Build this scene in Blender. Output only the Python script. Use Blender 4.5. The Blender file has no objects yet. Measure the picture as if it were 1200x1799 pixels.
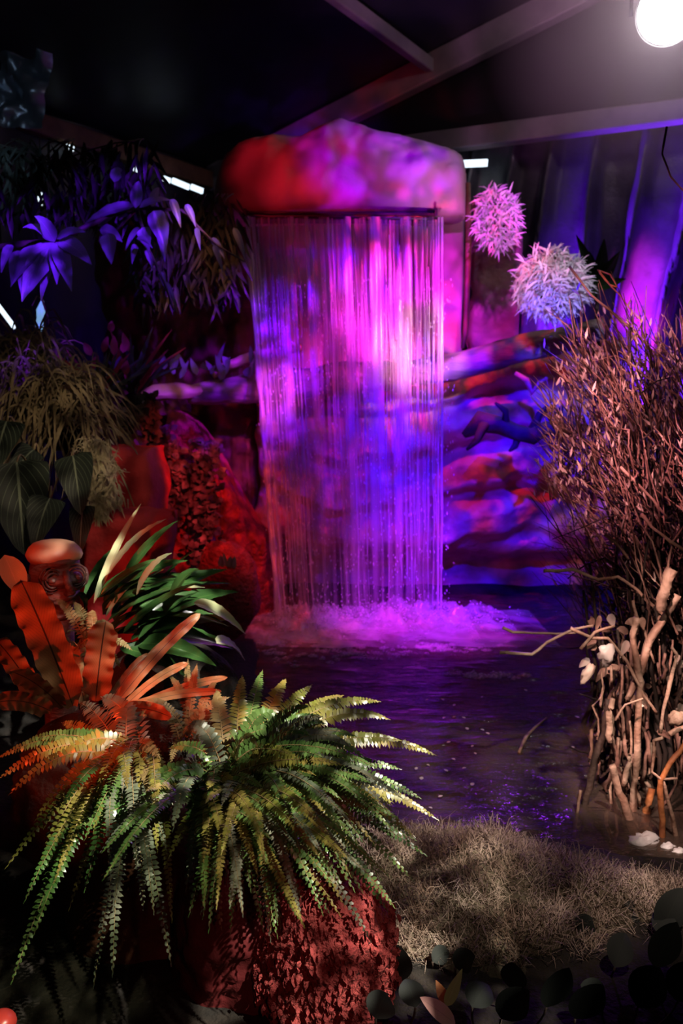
import bpy, math, random
from mathutils import Vector, Matrix, noise
random.seed(7)
PI = math.pi
V = Vector
sc = bpy.context.scene
C = sc.collection

# ------------------------------------------------------------ camera
F, CX, CY = 1500.0, 600.0, 899.5
CAMZ = 1.32
TH = math.atan(199.5 / F)
cam_d = bpy.data.cameras.new('camera')
cam = bpy.data.objects.new('camera', cam_d); C.objects.link(cam)
cam.location = (0, 0, CAMZ)
cam.rotation_euler = (PI / 2 - TH, 0, 0)
cam_d.sensor_fit = 'VERTICAL'
cam_d.sensor_height = 36.0
cam_d.lens = 36.0 * F / 1799.0
cam_d.clip_start = 0.05
cam_d.dof.use_dof = True
cam_d.dof.focus_distance = 1.9
cam_d.dof.aperture_fstop = 4.5
sc.camera = cam

# ------------------------------------------------------------ view, world
sc.view_settings.view_transform = 'Standard'
sc.view_settings.look = 'None'
sc.view_settings.gamma = 1.0
sc.view_settings.use_curve_mapping = False
sc.view_settings.exposure = 0.0
sc.cycles.max_bounces = 8
sc.cycles.transparent_max_bounces = 24
sc.cycles.sample_clamp_indirect = 4.0
sc.cycles.caustics_reflective = False
sc.cycles.caustics_refractive = False
w = bpy.data.worlds.new('night'); sc.world = w; w.use_nodes = True
w.node_tree.nodes['Background'].inputs[0].default_value = (0.35, 0.3, 0.45, 1)
w.node_tree.nodes['Background'].inputs[1].default_value = 0.01

# ------------------------------------------------------------ stage lights and added fill spots
def spot(name, loc, target, color, power, deg, blend=0.5, size=0.04, gobo=None):
    d = bpy.data.lights.new(name, 'SPOT')
    d.color = color; d.energy = power; d.spot_size = math.radians(deg)
    d.spot_blend = blend; d.shadow_soft_size = size
    o = bpy.data.objects.new(name, d); C.objects.link(o)
    o.location = loc
    o.rotation_euler = (V(target) - V(loc)).to_track_quat('-Z', 'Y').to_euler()
    if gobo:                                # noise dapple added to the beam: scale xyz, ramp low/high, floor, seed
        sx, sy, lo, hi, fl, seed = gobo
        d.use_nodes = True
        nt = d.node_tree; N = nt.nodes; L = nt.links
        em = N['Emission']
        tc = N.new('ShaderNodeTexCoord'); mp = N.new('ShaderNodeMapping')
        mp.inputs['Scale'].default_value = (sx, sy, 0.01)
        mp.inputs['Location'].default_value = (seed, seed * 1.7, seed * 0.3)
        nz = N.new('ShaderNodeTexNoise'); nz.inputs['Scale'].default_value = 1.0
        nz.inputs['Detail'].default_value = 1.5; nz.inputs['Distortion'].default_value = 0.8
        mr = N.new('ShaderNodeMapRange')
        mr.inputs[1].default_value = lo; mr.inputs[2].default_value = hi
        mr.inputs[3].default_value = fl; mr.inputs[4].default_value = 1.0
        L.new(tc.outputs['Normal'], mp.inputs[0]); L.new(mp.outputs[0], nz.inputs['Vector'])
        L.new(nz.outputs[0], mr.inputs[0]); L.new(mr.outputs[0], em.inputs['Strength'])
    return o

MAGENTA = (0.75, 0.02, 0.85); BLUE = (0.02, 0.0, 1.0); RED = (1.0, 0.02, 0.06)
VIOLET = (0.3, 0.01, 1.0); ORANGE = (1.0, 0.12, 0.02)
spot('violet_projector', (0.2, 2.0, 2.9), (0.28, 5.1, 1.45), (0.14, 0.0, 1.0), 800, 32, .8, .03, (19, 13, .46, .60, .02, 3.1))
spot('magenta_projector', (0.9, 2.4, 2.7), (0.33, 5.0, 1.74), (0.9, 0.03, 0.8), 1900, 21, .95, .04, (13, 8, .40, .60, .12, 8.2))
spot('red_projector', (0.55, 3.9, 3.3), (0.42, 5.35, 0.9), RED, 210, 56, .6, .02, (18, 18, .49, .57, .01, 5.5))
spot('red_cap_light', (-0.6, 3.2, 2.2), (-0.15, 5.2, 2.7), RED, 90, 32, .8, .05, (14, 14, .42, .6, .22, 2.5))
spot('violet_cap_light', (0.9, 3.0, 2.3), (0.22, 5.2, 2.68), (0.24, 0.0, 1.0), 480, 26, .8, .03, (18, 18, .42, .6, .12, 4.5))
spot('blue_projector', (0.3, 2.2, 2.5), (1.05, 5.4, 0.7), BLUE, 1450, 36, .7, .03, (12, 16, .40, .58, .10, 1.4))
spot('blue_left_projector', (0.4, 2.6, 2.6), (-0.72, 5.3, 1.25), (0.2, 0.0, 1.0), 1300, 20, .7, .02, (40, 40, .47, .6, .02, 7.4))
spot('left_edge_light', (0.5, 2.8, 2.6), (-0.42, 5.0, 1.3), (1.0, 0.08, 0.75), 620, 9, 1.0, .03)  # added narrow spot to brighten the left edge stream
spot('rock_fill', (-0.2, 2.4, 2.6), (-0.95, 5.5, 1.55), (1.0, 0.35, 0.16), 60, 18, .9, .1)  # added dim fill over the dark rock face
spot('panel_light', (0.5, 2.6, 2.7), (0.98, 5.75, 2.0), (0.6, 0.02, 0.9), 900, 19, .9, .03, (26, 20, .38, .6, .3, 3.9))
spot('log_end_light', (-0.3, 2.6, 2.5), (-1.05, 5.1, 1.38), (1.0, 0.4, 0.3), 60, 11, 1.0, .03)
spot('pink_projector', (0.7, 2.6, 2.3), (0.46, 5.0, 1.6), (1.0, 0.5, 0.42), 800, 15, 1.0, .04, (40, 4, .42, .62, .05, 9.9))
spot('red_bank_light', (-0.1, 3.0, 1.9), (-0.85, 4.9, 0.55), (1.0, 0.05, 0.05), 260, 34, .8, .02, (30, 30, .42, .6, .15, 3.0))
spot('foam_light', (0.5, 3.2, 2.2), (0.50, 4.9, 0.05), (0.55, 0.02, 1.0), 700, 30, .9, .05)
spot('foam_light_left', (-0.1, 3.3, 2.0), (-0.25, 4.8, 0.05), (1.0, 0.12, 0.3), 60, 26, .9, .05)
spot('blue_curtain_uplight', (1.22, 6.45, 1.15), (1.75, 6.5, 1.7), (0.16, 0.01, 1.0), 1100, 70, 1.0, .02)
spot('blue_curtain_uplight', (1.85, 6.15, 1.15), (2.35, 6.2, 1.7), (0.16, 0.01, 1.0), 1100, 70, 1.0, .02)
spot('magenta_curtain_uplight', (2.0, 5.85, 1.2), (2.18, 6.35, 1.9), (0.95, 0.02, 0.95), 520, 26, .9, .03)
spot('beam_bounce_fill', (0.6, 3.6, 1.2), (1.3, 5.6, 4.2), (0.8, 0.25, 0.7), 200, 60, .9, .1)  # added spot standing in for magenta bounce on the roof beams
spot('silver_clump_light', (0.2, 2.0, 2.6), (1.18, 4.6, 1.85), (0.75, 0.68, 1.0), 260, 13, .9, .03)
spot('silver_clump_light', (0.2, 2.0, 2.6), (0.92, 5.0, 2.3), (0.55, 0.4, 1.0), 160, 9, .9, .03)
spot('blue_leaf_light', (-0.3, 2.2, 2.7), (-1.28, 3.5, 1.96), (0.15, 0.01, 1.0), 700, 24, .8, .02, (26, 26, .48, .62, .02, 2.2))
spot('blue_leaf_light', (-0.1, 2.2, 2.6), (-0.82, 3.7, 2.05), (0.15, 0.01, 1.0), 420, 24, .8, .02, (26, 26, .49, .60, .02, 5.2))
spot('white_fern_light', (1.3, 0.6, 2.5), (-0.02, 1.7, 0.5), (1.0, 0.95, 0.78), 1100, 30, .8, .015, (30, 30, .47, .64, .02, 6.0))
spot('white_left_light', (0.6, 1.0, 2.6), (-0.62, 2.65, 0.62), (1.0, 0.97, 0.85), 1000, 18, .9, .015, (34, 34, .48, .62, .02, 2.0))
spot('low_frond_light', (0.7, 0.3, 2.0), (-0.50, 1.52, 0.38), (0.95, 1.0, 0.6), 220, 13, .9, .015, (24, 24, .42, .62, .03, 3.3))  # added narrow spot to brighten one low frond
spot('brush_top_light', (-0.1, 0.6, 2.3), (1.20, 3.1, 1.28), (1.0, 0.38, 0.42), 1150, 24, .9, .02, (24, 24, .44, .6, .06, 4.0))
spot('brush_red_light', (0.2, 1.2, 2.5), (1.65, 3.1, 1.5), (1.0, 0.05, 0.06), 260, 16, .9, .02, (30, 30, .46, .6, .02, 2.0))
spot('brush_blue_light', (1.0, 5.0, 1.6), (1.0, 3.0, 1.2), (0.35, 0.02, 1.0), 90, 60, .9, .03)
spot('brush_foot_light', (-0.1, 0.6, 2.3), (1.15, 2.7, 0.28), (1.0, 0.60, 0.50), 800, 19, .9, .02, (24, 24, .42, .6, .12, 9.0))
spot('pond_light', (0.9, 0.9, 2.6), (0.62, 2.5, 0.0), (1.0, 0.80, 0.66), 420, 30, 1.0, .04, (14, 14, .42, .62, .10, 4.0))
spot('orange_leaf_light', (-1.3, 0.9, 1.2), (-0.66, 2.3, 0.62), (1.0, 0.055, 0.012), 110, 42, .7, .02, (16, 16, .36, .6, .15, 7.7))
spot('red_fern_light', (-0.9, 0.8, 1.5), (-0.35, 2.1, 0.52), (1.0, 0.05, 0.01), 130, 24, .8, .02, (30, 30, .44, .6, .03, 1.7))
spot('red_rock_light', (0.1, 0.5, 1.0), (-0.08, 1.62, 0.2), (1.0, 0.22, 0.22), 5, 32, .9, .02)
spot('back_fill', (-0.3, -0.6, 3.2), (-0.6, 3.4, 0.8), (1.0, 0.8, 0.66), 16, 46, .9, .4)  # added wide fill from behind the viewer
spot('tuft_light', (-0.3, 1.5, 2.4), (-1.38, 3.6, 0.95), (1.0, 0.76, 0.52), 110, 30, .9, .03, (30, 30, .42, .6, .1, 6.7))

# ------------------------------------------------------------ pixel rays (only to read places off the photograph)
_f = V((0, math.cos(TH), -math.sin(TH))); _u = V((0, math.sin(TH), math.cos(TH)))
def ray(px, py): return _f + V((1, 0, 0)) * ((px - CX) / F) + _u * ((CY - py) / F)
def P(px, py, Y):
    d = ray(px, py); return V((0, 0, CAMZ)) + d * (Y / d.y)
def G(px, py, z=0.0):
    d = ray(px, py); return V((0, 0, CAMZ)) + d * ((z - CAMZ) / d.z)

def R(a, b): return random.uniform(a, b)
def fbm(x, y, z=0.0, o=4):
    return noise.fractal(V((x, y, z)), 1.0, 2.0, o)

# ------------------------------------------------------------ mesh collector
ORI = {}
class MB:
    def __init__(s): s.v = []; s.f = []; s.mi = []; s.uv = []; s.cur = 0
    def vert(s, p, uv=(0, 0)): s.v.append(V(p)); s.uv.append(uv); return len(s.v) - 1
    def face(s, *ids): s.f.append(ids); s.mi.append(s.cur)
    def grid(s, nu, nv, fn, wrap=False, cap=False):
        b = len(s.v)
        for j in range(nv + 1):
            for i in range(nu + (0 if wrap else 1)):
                s.vert(fn(i / nu, j / nv), (i / nu, j / nv))
        W = nu if wrap else nu + 1
        for j in range(nv):
            for i in range(nu):
                i2 = (i + 1) % W if wrap else i + 1
                s.face(b + j * W + i, b + j * W + i2, b + (j + 1) * W + i2, b + (j + 1) * W + i)
        if cap and wrap:
            s.face(*[b + i for i in range(W)][::-1]); s.face(*[b + nv * W + i for i in range(W)])
        return b
    def tube(s, pts, rad, k=6, rough=0.0, cap=True, flat=1.0):
        n = len(pts); b = len(s.v); up = V((0.13, 0.2, 1)).normalized()
        for i, p in enumerate(pts):
            p = V(p)
            t = (V(pts[min(i + 1, n - 1)]) - V(pts[max(i - 1, 0)]))
            if t.length < 1e-9: t = V((0, 0, 1))
            t.normalize()
            a = t.cross(up)
            if a.length < 0.05: a = t.cross(V((1, 0, 0)))
            a.normalize(); c = a.cross(t).normalized()
            r = rad[i] if isinstance(rad, (list, tuple)) else rad
            for q in range(k):
                g = 2 * PI * q / k
                rr = r * (1 + rough * noise.noise(p * 9 + V((math.cos(g), math.sin(g), 0)) * 1.5))
                s.vert(p + a * math.cos(g) * rr + c * math.sin(g) * rr * flat, (q / k, i / max(1, n - 1)))
        for i in range(n - 1):
            for q in range(k):
                q2 = (q + 1) % k
                s.face(b + i * k + q, b + i * k + q2, b + (i + 1) * k + q2, b + (i + 1) * k + q)
        if cap:
            s.face(*[b + q for q in range(k)][::-1]); s.face(*[b + (n - 1) * k + q for q in range(k)])
    def box(s, c, h, m=None):
        m = m or Matrix()
        ids = [s.vert(m @ V((c[0] + x * h[0], c[1] + y * h[1], c[2] + z * h[2]))) for x in (-1, 1) for y in (-1, 1) for z in (-1, 1)]
        for q in ((0, 1, 3, 2), (4, 6, 7, 5), (0, 4, 5, 1), (2, 3, 7, 6), (0, 2, 6, 4), (1, 5, 7, 3)): s.face(*[ids[i] for i in q])
    def bar(s, a, b, w, h):
        a = V(a); b = V(b); t = (b - a).normalized(); sd = t.cross(V((0, 0, 1)))
        if sd.length < .05: sd = V((1, 0, 0))
        sd.normalize(); u = sd.cross(t)
        ids = [s.vert(p + sd * x * w / 2 + u * y * h / 2) for p in (a, b) for x, y in ((-1, -1), (1, -1), (1, 1), (-1, 1))]
        for q in ((0, 1, 2, 3), (7, 6, 5, 4), (0, 4, 5, 1), (1, 5, 6, 2), (2, 6, 7, 3), (3, 7, 4, 0)): s.face(*[ids[i] for i in q])
    def ell(s, c, r, m=None, nu=12, nv=8, d=0.0):
        m = m or Matrix(); c = V(c)
        def fn(u, v):
            a = 2 * PI * u; b = PI * (v - .5); b *= .999
            q = V((math.cos(b) * math.cos(a), math.cos(b) * math.sin(a), math.sin(b)))
            k = 1 + (d * fbm(q.x * 1.7 + c.x * 5, q.y * 1.7 + c.y * 5, q.z * 1.7, 3) if d else 0)
            return c + m @ V((q.x * r[0] * k, q.y * r[1] * k, q.z * r[2] * k))
        s.grid(nu, nv, fn, wrap=True, cap=True)
    def build(s, name, mat, parent=None, smooth=True):
        me = bpy.data.meshes.new(name)
        off = ORI.get(parent.name, V((0, 0, 0))) if parent else V((0, 0, 0))
        me.from_pydata([tuple(p - off) for p in s.v], [], s.f)
        uvl = me.uv_layers.new(name='UVMap')
        flat = []
        for f in s.f:
            for i in f: flat += s.uv[i]
        uvl.data.foreach_set('uv', flat)
        mats = mat if isinstance(mat, (list, tuple)) else [mat]
        for m in mats: me.materials.append(m)
        if len(mats) > 1: me.polygons.foreach_set('material_index', s.mi)
        if smooth: me.polygons.foreach_set('use_smooth', [True] * len(s.f))
        me.update()
        o = bpy.data.objects.new(name, me); C.objects.link(o)
        if parent:
            o.parent = parent; ORI[o.name] = off
        return o

def tag(o, label, cat, group=None, kind=None):
    if label: o['label'] = label
    if cat: o['category'] = cat
    if group: o['group'] = group
    if kind: o['kind'] = kind
    return o
def root(name, loc, label, cat, group=None):
    o = bpy.data.objects.new(name, None); C.objects.link(o); o.location = loc
    o.empty_display_size = 0.05
    ORI[o.name] = V(loc); return tag(o, label, cat, group)
def struct(name, mb, mat, parent=None, smooth=True):
    o = mb.build(name, mat, parent, smooth)
    if not parent: o['kind'] = 'structure'
    return o

# ------------------------------------------------------------ materials
def mat(name, col, rough=0.6, col2=None, scale=8.0, bump=0.0, bscale=None, spec=0.5, metal=0.0,
        detail=6, trans=0.0, lo=.35, hi=.65, obj=True, stretch=(1, 1, 1), coat=0.0, bdist=0.02):
    m = bpy.data.materials.new(name); m.use_nodes = True
    nt = m.node_tree; N = nt.nodes; L = nt.links
    b = N['Principled BSDF']
    b.inputs['Roughness'].default_value = rough
    b.inputs['Metallic'].default_value = metal
    b.inputs['Specular IOR Level'].default_value = spec
    if coat: b.inputs['Coat Weight'].default_value = coat; b.inputs['Coat Roughness'].default_value = 0.15
    b.inputs['Base Color'].default_value = (*col, 1)
    tc = N.new('ShaderNodeTexCoord'); mp = N.new('ShaderNodeMapping'); mp.inputs['Scale'].default_value = stretch
    L.new(tc.outputs['Object'], mp.inputs[0])
    csock = None
    if col2:
        nz = N.new('ShaderNodeTexNoise'); nz.inputs['Scale'].default_value = scale; nz.inputs['Detail'].default_value = detail
        L.new(mp.outputs[0], nz.inputs['Vector'])
        rp = N.new('ShaderNodeValToRGB')
        rp.color_ramp.elements[0].position = lo; rp.color_ramp.elements[1].position = hi
        rp.color_ramp.elements[0].color = (*col, 1); rp.color_ramp.elements[1].color = (*col2, 1)
        L.new(nz.outputs[0], rp.inputs[0]); L.new(rp.outputs[0], b.inputs['Base Color']); csock = rp.outputs[0]
    if bump:
        n2 = N.new('ShaderNodeTexNoise'); n2.inputs['Scale'].default_value = bscale or scale * 3; n2.inputs['Detail'].default_value = 8
        L.new(mp.outputs[0], n2.inputs['Vector'])
        bp = N.new('ShaderNodeBump'); bp.inputs['Strength'].default_value = bump; bp.inputs['Distance'].default_value = bdist
        L.new(n2.outputs[0], bp.inputs['Height']); L.new(bp.outputs[0], b.inputs['Normal'])
    if trans:
        tl = N.new('ShaderNodeBsdfTranslucent'); mx = N.new('ShaderNodeMixShader'); mx.inputs[0].default_value = trans
        tl.inputs[0].default_value = (*col, 1)
        if csock: L.new(csock, tl.inputs[0])
        out = N['Material Output']
        L.new(b.outputs[0], mx.inputs[1]); L.new(tl.outputs[0], mx.inputs[2]); L.new(mx.outputs[0], out.inputs[0])
    return m
def emis(name, col, k):
    m = bpy.data.materials.new(name); m.use_nodes = True
    b = m.node_tree.nodes['Principled BSDF']; b.inputs['Base Color'].default_value = (*col, 1)
    b.inputs['Emission Color'].default_value = (*col, 1); b.inputs['Emission Strength'].default_value = k
    return m
def veined(name, col, vein, nv=9, rough=.4, trans=.15, width=.12, slant=.9):
    """leaf with a midrib and side veins, drawn from its UVs"""
    m = mat(name, col, rough, trans=0)
    nt = m.node_tree; N = nt.nodes; L = nt.links; b = N['Principled BSDF']
    uv = N.new('ShaderNodeUVMap'); sp = N.new('ShaderNodeSeparateXYZ'); L.new(uv.outputs[0], sp.inputs[0])
    def M(op, a, c=None, d=None):
        n = N.new('ShaderNodeMath'); n.operation = op
        for i, q in enumerate((a, c, d)):
            if q is None: continue
            if isinstance(q, (int, float)): n.inputs[i].default_value = q
            else: L.new(q, n.inputs[i])
        return n.outputs[0]
    x = M('ABSOLUTE', M('SUBTRACT', sp.outputs[0], .5))
    mid = M('LESS_THAN', x, .022)
    ph = M('SUBTRACT', sp.outputs[1], M('MULTIPLY', x, slant))
    fr = M('FRACT', M('MULTIPLY', ph, nv))
    sv = M('LESS_THAN', M('ABSOLUTE', M('SUBTRACT', fr, .5)), width * .5)
    k = M('MAXIMUM', mid, M('MULTIPLY', sv, .7))
    mx = N.new('ShaderNodeMix'); mx.data_type = 'RGBA'
    mx.inputs[6].default_value = (*col, 1); mx.inputs[7].default_value = (*vein, 1)
    L.new(k, mx.inputs[0]); L.new(mx.outputs[2], b.inputs['Base Color'])
    bp = N.new('ShaderNodeBump'); bp.inputs['Strength'].default_value = .4; bp.inputs['Distance'].default_value = .004
    L.new(k, bp.inputs['Height']); L.new(bp.outputs[0], b.inputs['Normal'])
    if trans:
        tl = N.new('ShaderNodeBsdfTranslucent'); ms = N.new('ShaderNodeMixShader'); ms.inputs[0].default_value = trans
        L.new(mx.outputs[2], tl.inputs[0]); L.new(b.outputs[0], ms.inputs[1]); L.new(tl.outputs[0], ms.inputs[2])
        L.new(ms.outputs[0], N['Material Output'].inputs[0])
    return m

M_black = mat('black_membrane', (.012, .012, .016), .45, (.02, .02, .026), 3, .15, 6)
M_curtain = mat('curtain_fabric', (.07, .06, .08), .33, (.12, .11, .14), 5, .2, 40)
M_beam = mat('painted_beam', (.22, .19, .21), .4, (.3, .26, .28), 6, .05)
M_soil = mat('soil', (.010, .007, .005), .95, (.026, .017, .012), 14, .8, 60)
M_rock = mat('plastered_rock', (.42, .20, .16), .65, (.62, .40, .36), 5, .5, 26, detail=8, bdist=.03)
M_cap = mat('pale_plaster', (.50, .30, .26), .7, (.62, .42, .40), 3, .35, 18, bdist=.02)
M_terra = mat('terracotta_render', (.42, .018, .025), .85, (.55, .03, .035), 7, .4, 40)
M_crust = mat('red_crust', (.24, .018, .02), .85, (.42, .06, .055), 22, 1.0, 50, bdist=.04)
M_brownrock = mat('brown_rock', (.11, .032, .02), .8, (.19, .06, .035), 6, .6, 22)
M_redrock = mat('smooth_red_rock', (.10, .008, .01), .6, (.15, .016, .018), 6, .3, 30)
M_dark = mat('dark_metal', (.03, .025, .03), .35, metal=.4, spec=.5)
M_log = mat('wet_bark', (.10, .07, .06), .6, (.45, .33, .27), 9, .8, 30, stretch=(.25, 1, 1))
M_heart = mat('split_wood', (.45, .26, .16), .7, (.7, .46, .32), 10, .6, 40, stretch=(.15, 1, 1))
M_seam = mat('seam_board', (.12, .05, .025), .6, (.22, .1, .05), 8, .3)
M_twig = mat('dry_twig', (.12, .06, .05), .55, (.38, .22, .17), 16, .3, 60)
M_shadetwig = mat('shade_dark_twig', (.014, .009, .008), .8, (.04, .024, .018), 12)  # near-black twig colour that holds the shade inside the bush
M_pale = mat('bleached_stick', (.55, .38, .29), .55, (.30, .17, .12), 14, .5, 40)
M_orange = mat('orange_stick', (.6, .22, .07), .6, (.35, .12, .05), 14, .4, 40)
M_bark = mat('dark_stick', (.035, .022, .018), .7, (.08, .05, .04), 14, .4, 40)
M_bud = mat('dry_leaflet', (.55, .42, .36), .5, (.7, .6, .5), 12, trans=.2)
M_silver = mat('silver_leaf', (.5, .5, .44), .6, (.66, .66, .6), 10, trans=.2)
M_fern = mat('fern_green', (.05, .13, .025), .32, (.16, .25, .07), 7, trans=.2, spec=.8)
M_fern2 = mat('fern_yellow_green', (.17, .18, .03), .34, (.28, .2, .05), 9, trans=.2, spec=.8)
M_fern3 = mat('fern_grey_green', (.10, .13, .08), .4, (.2, .19, .14), 9, trans=.15, spec=.7)
M_rib = mat('frond_rib', (.28, .18, .08), .6)
M_sword = mat('sword_fern', (.20, .13, .05), .5, (.3, .2, .08), 9, trans=.25)
M_nest = veined('nest_fern_leaf', (.36, .17, .07), (.05, .03, .02), 26, .45, .15, .06, .5)
M_glossleaf = veined('glossy_leaf', (.03, .08, .02), (.06, .13, .03), 14, .18, .08)
M_paleleaf = veined('pale_glossy_leaf', (.42, .45, .24), (.5, .5, .3), 14, .3, .2)
M_anth = veined('veined_leaf', (.012, .02, .012), (.20, .24, .16), 6, .5, .04, .07, 1.3)
M_blueleaf = veined('hanging_leaf', (.20, .22, .26), (.3, .3, .34), 10, .35, .2)
M_grass = mat('shaggy_blade', (.14, .10, .05), .6, (.34, .26, .14), 6, trans=.2)
M_brom = veined('bromeliad_leaf', (.10, .13, .09), (.14, .17, .12), 16, .4, .15)
M_bromred = veined('bromeliad_red_leaf', (.5, .06, .1), (.55, .1, .14), 16, .4, .15)
M_creep = mat('creeper_leaf', (.055, .05, .04), .55, (.15, .12, .1), 20, trans=.1)
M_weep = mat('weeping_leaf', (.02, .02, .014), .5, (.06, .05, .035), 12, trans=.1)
M_creep2 = mat('dusky_creeper_leaf', (.07, .06, .065), .5, (.28, .2, .22), 20, trans=.1)
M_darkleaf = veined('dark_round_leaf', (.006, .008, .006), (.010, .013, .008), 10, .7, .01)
M_moss = mat('grey_moss', (.15, .085, .055), .8, (.48, .36, .30), 5, trans=.15)
M_mossbase = mat('moss_base', (.05, .036, .02), .9, (.1, .075, .045), 9, .8, 60)
M_straw = mat('straw_moss', (.40, .34, .20), .7, (.55, .48, .3), 9, trans=.2)
M_wood = mat('carved_wood', (.06, .028, .025), .35, (.13, .05, .04), 12, .4, 40, stretch=(1, 1, 3))
M_capwood = mat('smooth_carved_cap', (.42, .2, .12), .5, (.5, .26, .16), 9, .2)
M_petal = mat('pale_petal', (.7, .62, .58), .4)
M_stone = mat('white_quartz', (.75, .68, .7), .3, (.9, .85, .86), 20, .3)
M_pinkleaf = veined('pink_edged_leaf', (.55, .28, .26), (.42, .2, .2), 12, .3, .15)
M_greenleaf = veined('olive_leaf', (.26, .26, .07), (.3, .3, .1), 10, .35, .2)

def water_mat():
    m = bpy.data.materials.new('pond_water'); m.use_nodes = True
    nt = m.node_tree; N = nt.nodes; L = nt.links; N.remove(N['Principled BSDF'])
    gl = N.new('ShaderNodeBsdfGlossy'); gl.inputs['Roughness'].default_value = .12; gl.inputs[0].default_value = (.7, .7, .7, 1)
    tr = N.new('ShaderNodeBsdfTransparent'); tr.inputs[0].default_value = (.72, .66, .62, 1)
    fr = N.new('ShaderNodeFresnel'); fr.inputs[0].default_value = 1.33
    mx = N.new('ShaderNodeMixShader')
    df = N.new('ShaderNodeBsdfDiffuse'); df.inputs[0].default_value = (.16, .11, .09, 1)      # silt in the water
    tb = N.new('ShaderNodeMixShader'); tb.inputs[0].default_value = .45
    L.new(tr.outputs[0], tb.inputs[1]); L.new(df.outputs[0], tb.inputs[2])
    tc = N.new('ShaderNodeTexCoord'); mp = N.new('ShaderNodeMapping'); mp.inputs['Scale'].default_value = (1, 2.2, 1)
    nz = N.new('ShaderNodeTexNoise'); nz.inputs['Scale'].default_value = 6; nz.inputs['Detail'].default_value = 4
    bp = N.new('ShaderNodeBump'); bp.inputs['Strength'].default_value = .8; bp.inputs['Distance'].default_value = .035
    L.new(tc.outputs['Object'], mp.inputs[0]); L.new(mp.outputs[0], nz.inputs['Vector']); L.new(nz.outputs[0], bp.inputs['Height'])
    for n in (gl, fr): L.new(bp.outputs[0], n.inputs['Normal'])
    L.new(fr.outputs[0], mx.inputs[0]); L.new(tb.outputs[0], mx.inputs[1]); L.new(gl.outputs[0], mx.inputs[2])
    L.new(mx.outputs[0], N['Material Output'].inputs[0]); return m
def veil_mat(name, us, vs, lo, hi, amax, fade=None, seed=0.0):
    """falling water: white scattering streaks, clear between them"""
    m = bpy.data.materials.new(name); m.use_nodes = True
    nt = m.node_tree; N = nt.nodes; L = nt.links; N.remove(N['Principled BSDF'])
    uv = N.new('ShaderNodeUVMap'); mp = N.new('ShaderNodeMapping'); mp.inputs['Scale'].default_value = (us, vs, 1)
    mp.inputs['Location'].default_value = (seed, seed, seed)
    nz = N.new('ShaderNodeTexNoise'); nz.inputs['Scale'].default_value = 1; nz.inputs['Detail'].default_value = 3
    mr = N.new('ShaderNodeMapRange'); mr.inputs[1].default_value = lo; mr.inputs[2].default_value = hi; mr.inputs[4].default_value = amax
    L.new(uv.outputs[0], mp.inputs[0]); L.new(mp.outputs[0], nz.inputs['Vector']); L.new(nz.outputs[0], mr.inputs[0])
    a = mr.outputs[0]
    if fade:
        sp = N.new('ShaderNodeSeparateXYZ'); L.new(uv.outputs[0], sp.inputs[0])
        f = N.new('ShaderNodeMapRange'); f.inputs[1].default_value = 0; f.inputs[2].default_value = 1
        f.inputs[3].default_value = fade[0]; f.inputs[4].default_value = fade[1]
        L.new(sp.outputs[1], f.inputs[0])
        mu = N.new('ShaderNodeMath'); mu.operation = 'MULTIPLY'; L.new(a, mu.inputs[0]); L.new(f.outputs[0], mu.inputs[1]); a = mu.outputs[0]
    df = N.new('ShaderNodeBsdfDiffuse'); df.inputs[0].default_value = (.9, .9, .95, 1)
    tl = N.new('ShaderNodeBsdfTranslucent'); tl.inputs[0].default_value = (.9, .9, .95, 1)
    gl = N.new('ShaderNodeBsdfGlossy'); gl.inputs['Roughness'].default_value = .25
    m1 = N.new('ShaderNodeMixShader'); m1.inputs[0].default_value = .4
    m2 = N.new('ShaderNodeMixShader'); m2.inputs[0].default_value = .15
    tr = N.new('ShaderNodeBsdfTransparent'); mx = N.new('ShaderNodeMixShader')
    L.new(df.outputs[0], m1.inputs[1]); L.new(tl.outputs[0], m1.inputs[2]); L.new(m1.outputs[0], m2.inputs[1]); L.new(gl.outputs[0], m2.inputs[2])
    L.new(a, mx.inputs[0]); L.new(tr.outputs[0], mx.inputs[1]); L.new(m2.outputs[0], mx.inputs[2])
    L.new(mx.outputs[0], N['Material Output'].inputs[0]); return m
M_water = water_mat()
M_veil = veil_mat('water_veil', 55, 1.6, .42, .72, .85, (1.0, .45))
M_veil2 = veil_mat('water_veil_back', 24, 1.0, .45, .75, .6, (.9, .35), 4.0)
M_veil3 = veil_mat('water_bands', 13, .8, .52, .66, .85, (1.0, .25), 7.0)
M_stream = veil_mat('water_stream', 3, 5, .25, .6, .9)
M_foam = veil_mat('white_water', 5, 4, .35, .7, .7)
M_drop = mat('water_drop', (.85, .85, .9), .15, spec=1.0)

# ------------------------------------------------------------ the marquee
EAVE = 3.3
A0 = V((-1.1, 7.9, 0)); DL = V((-1.25, -2.0, 0)).normalized(); DB = V((3.6, -1.65, 0)).normalized()
NB = V((DB.y, -DB.x, 0))            # towards the room from the back wall
RISE = 0.31
def roof_pt(a, b, dz=0.0):          # a metres along the back wall, b metres towards the viewer
    return A0 + DB * a + DL * b + V((0, 0, EAVE + RISE * a + dz))
mb = MB(); mb.grid(20, 24, lambda u, v: roof_pt(-.05 + 9 * u, -.1 + 12 * v, .03 * fbm(u * 4, v * 6)))
struct('ceiling', mb, M_black)
def left_wall(u, v):
    p = A0 + DL * (12 * u) + V((0, 0, -.3 + (EAVE + .3) * v))
    return p + V((DL.y, -DL.x, 0)) * (.05 * math.sin(u * 90) * (1 - .5 * v) - .03)
mb = MB(); mb.grid(120, 6, left_wall); struct('wall_left', mb, M_black)
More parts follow.
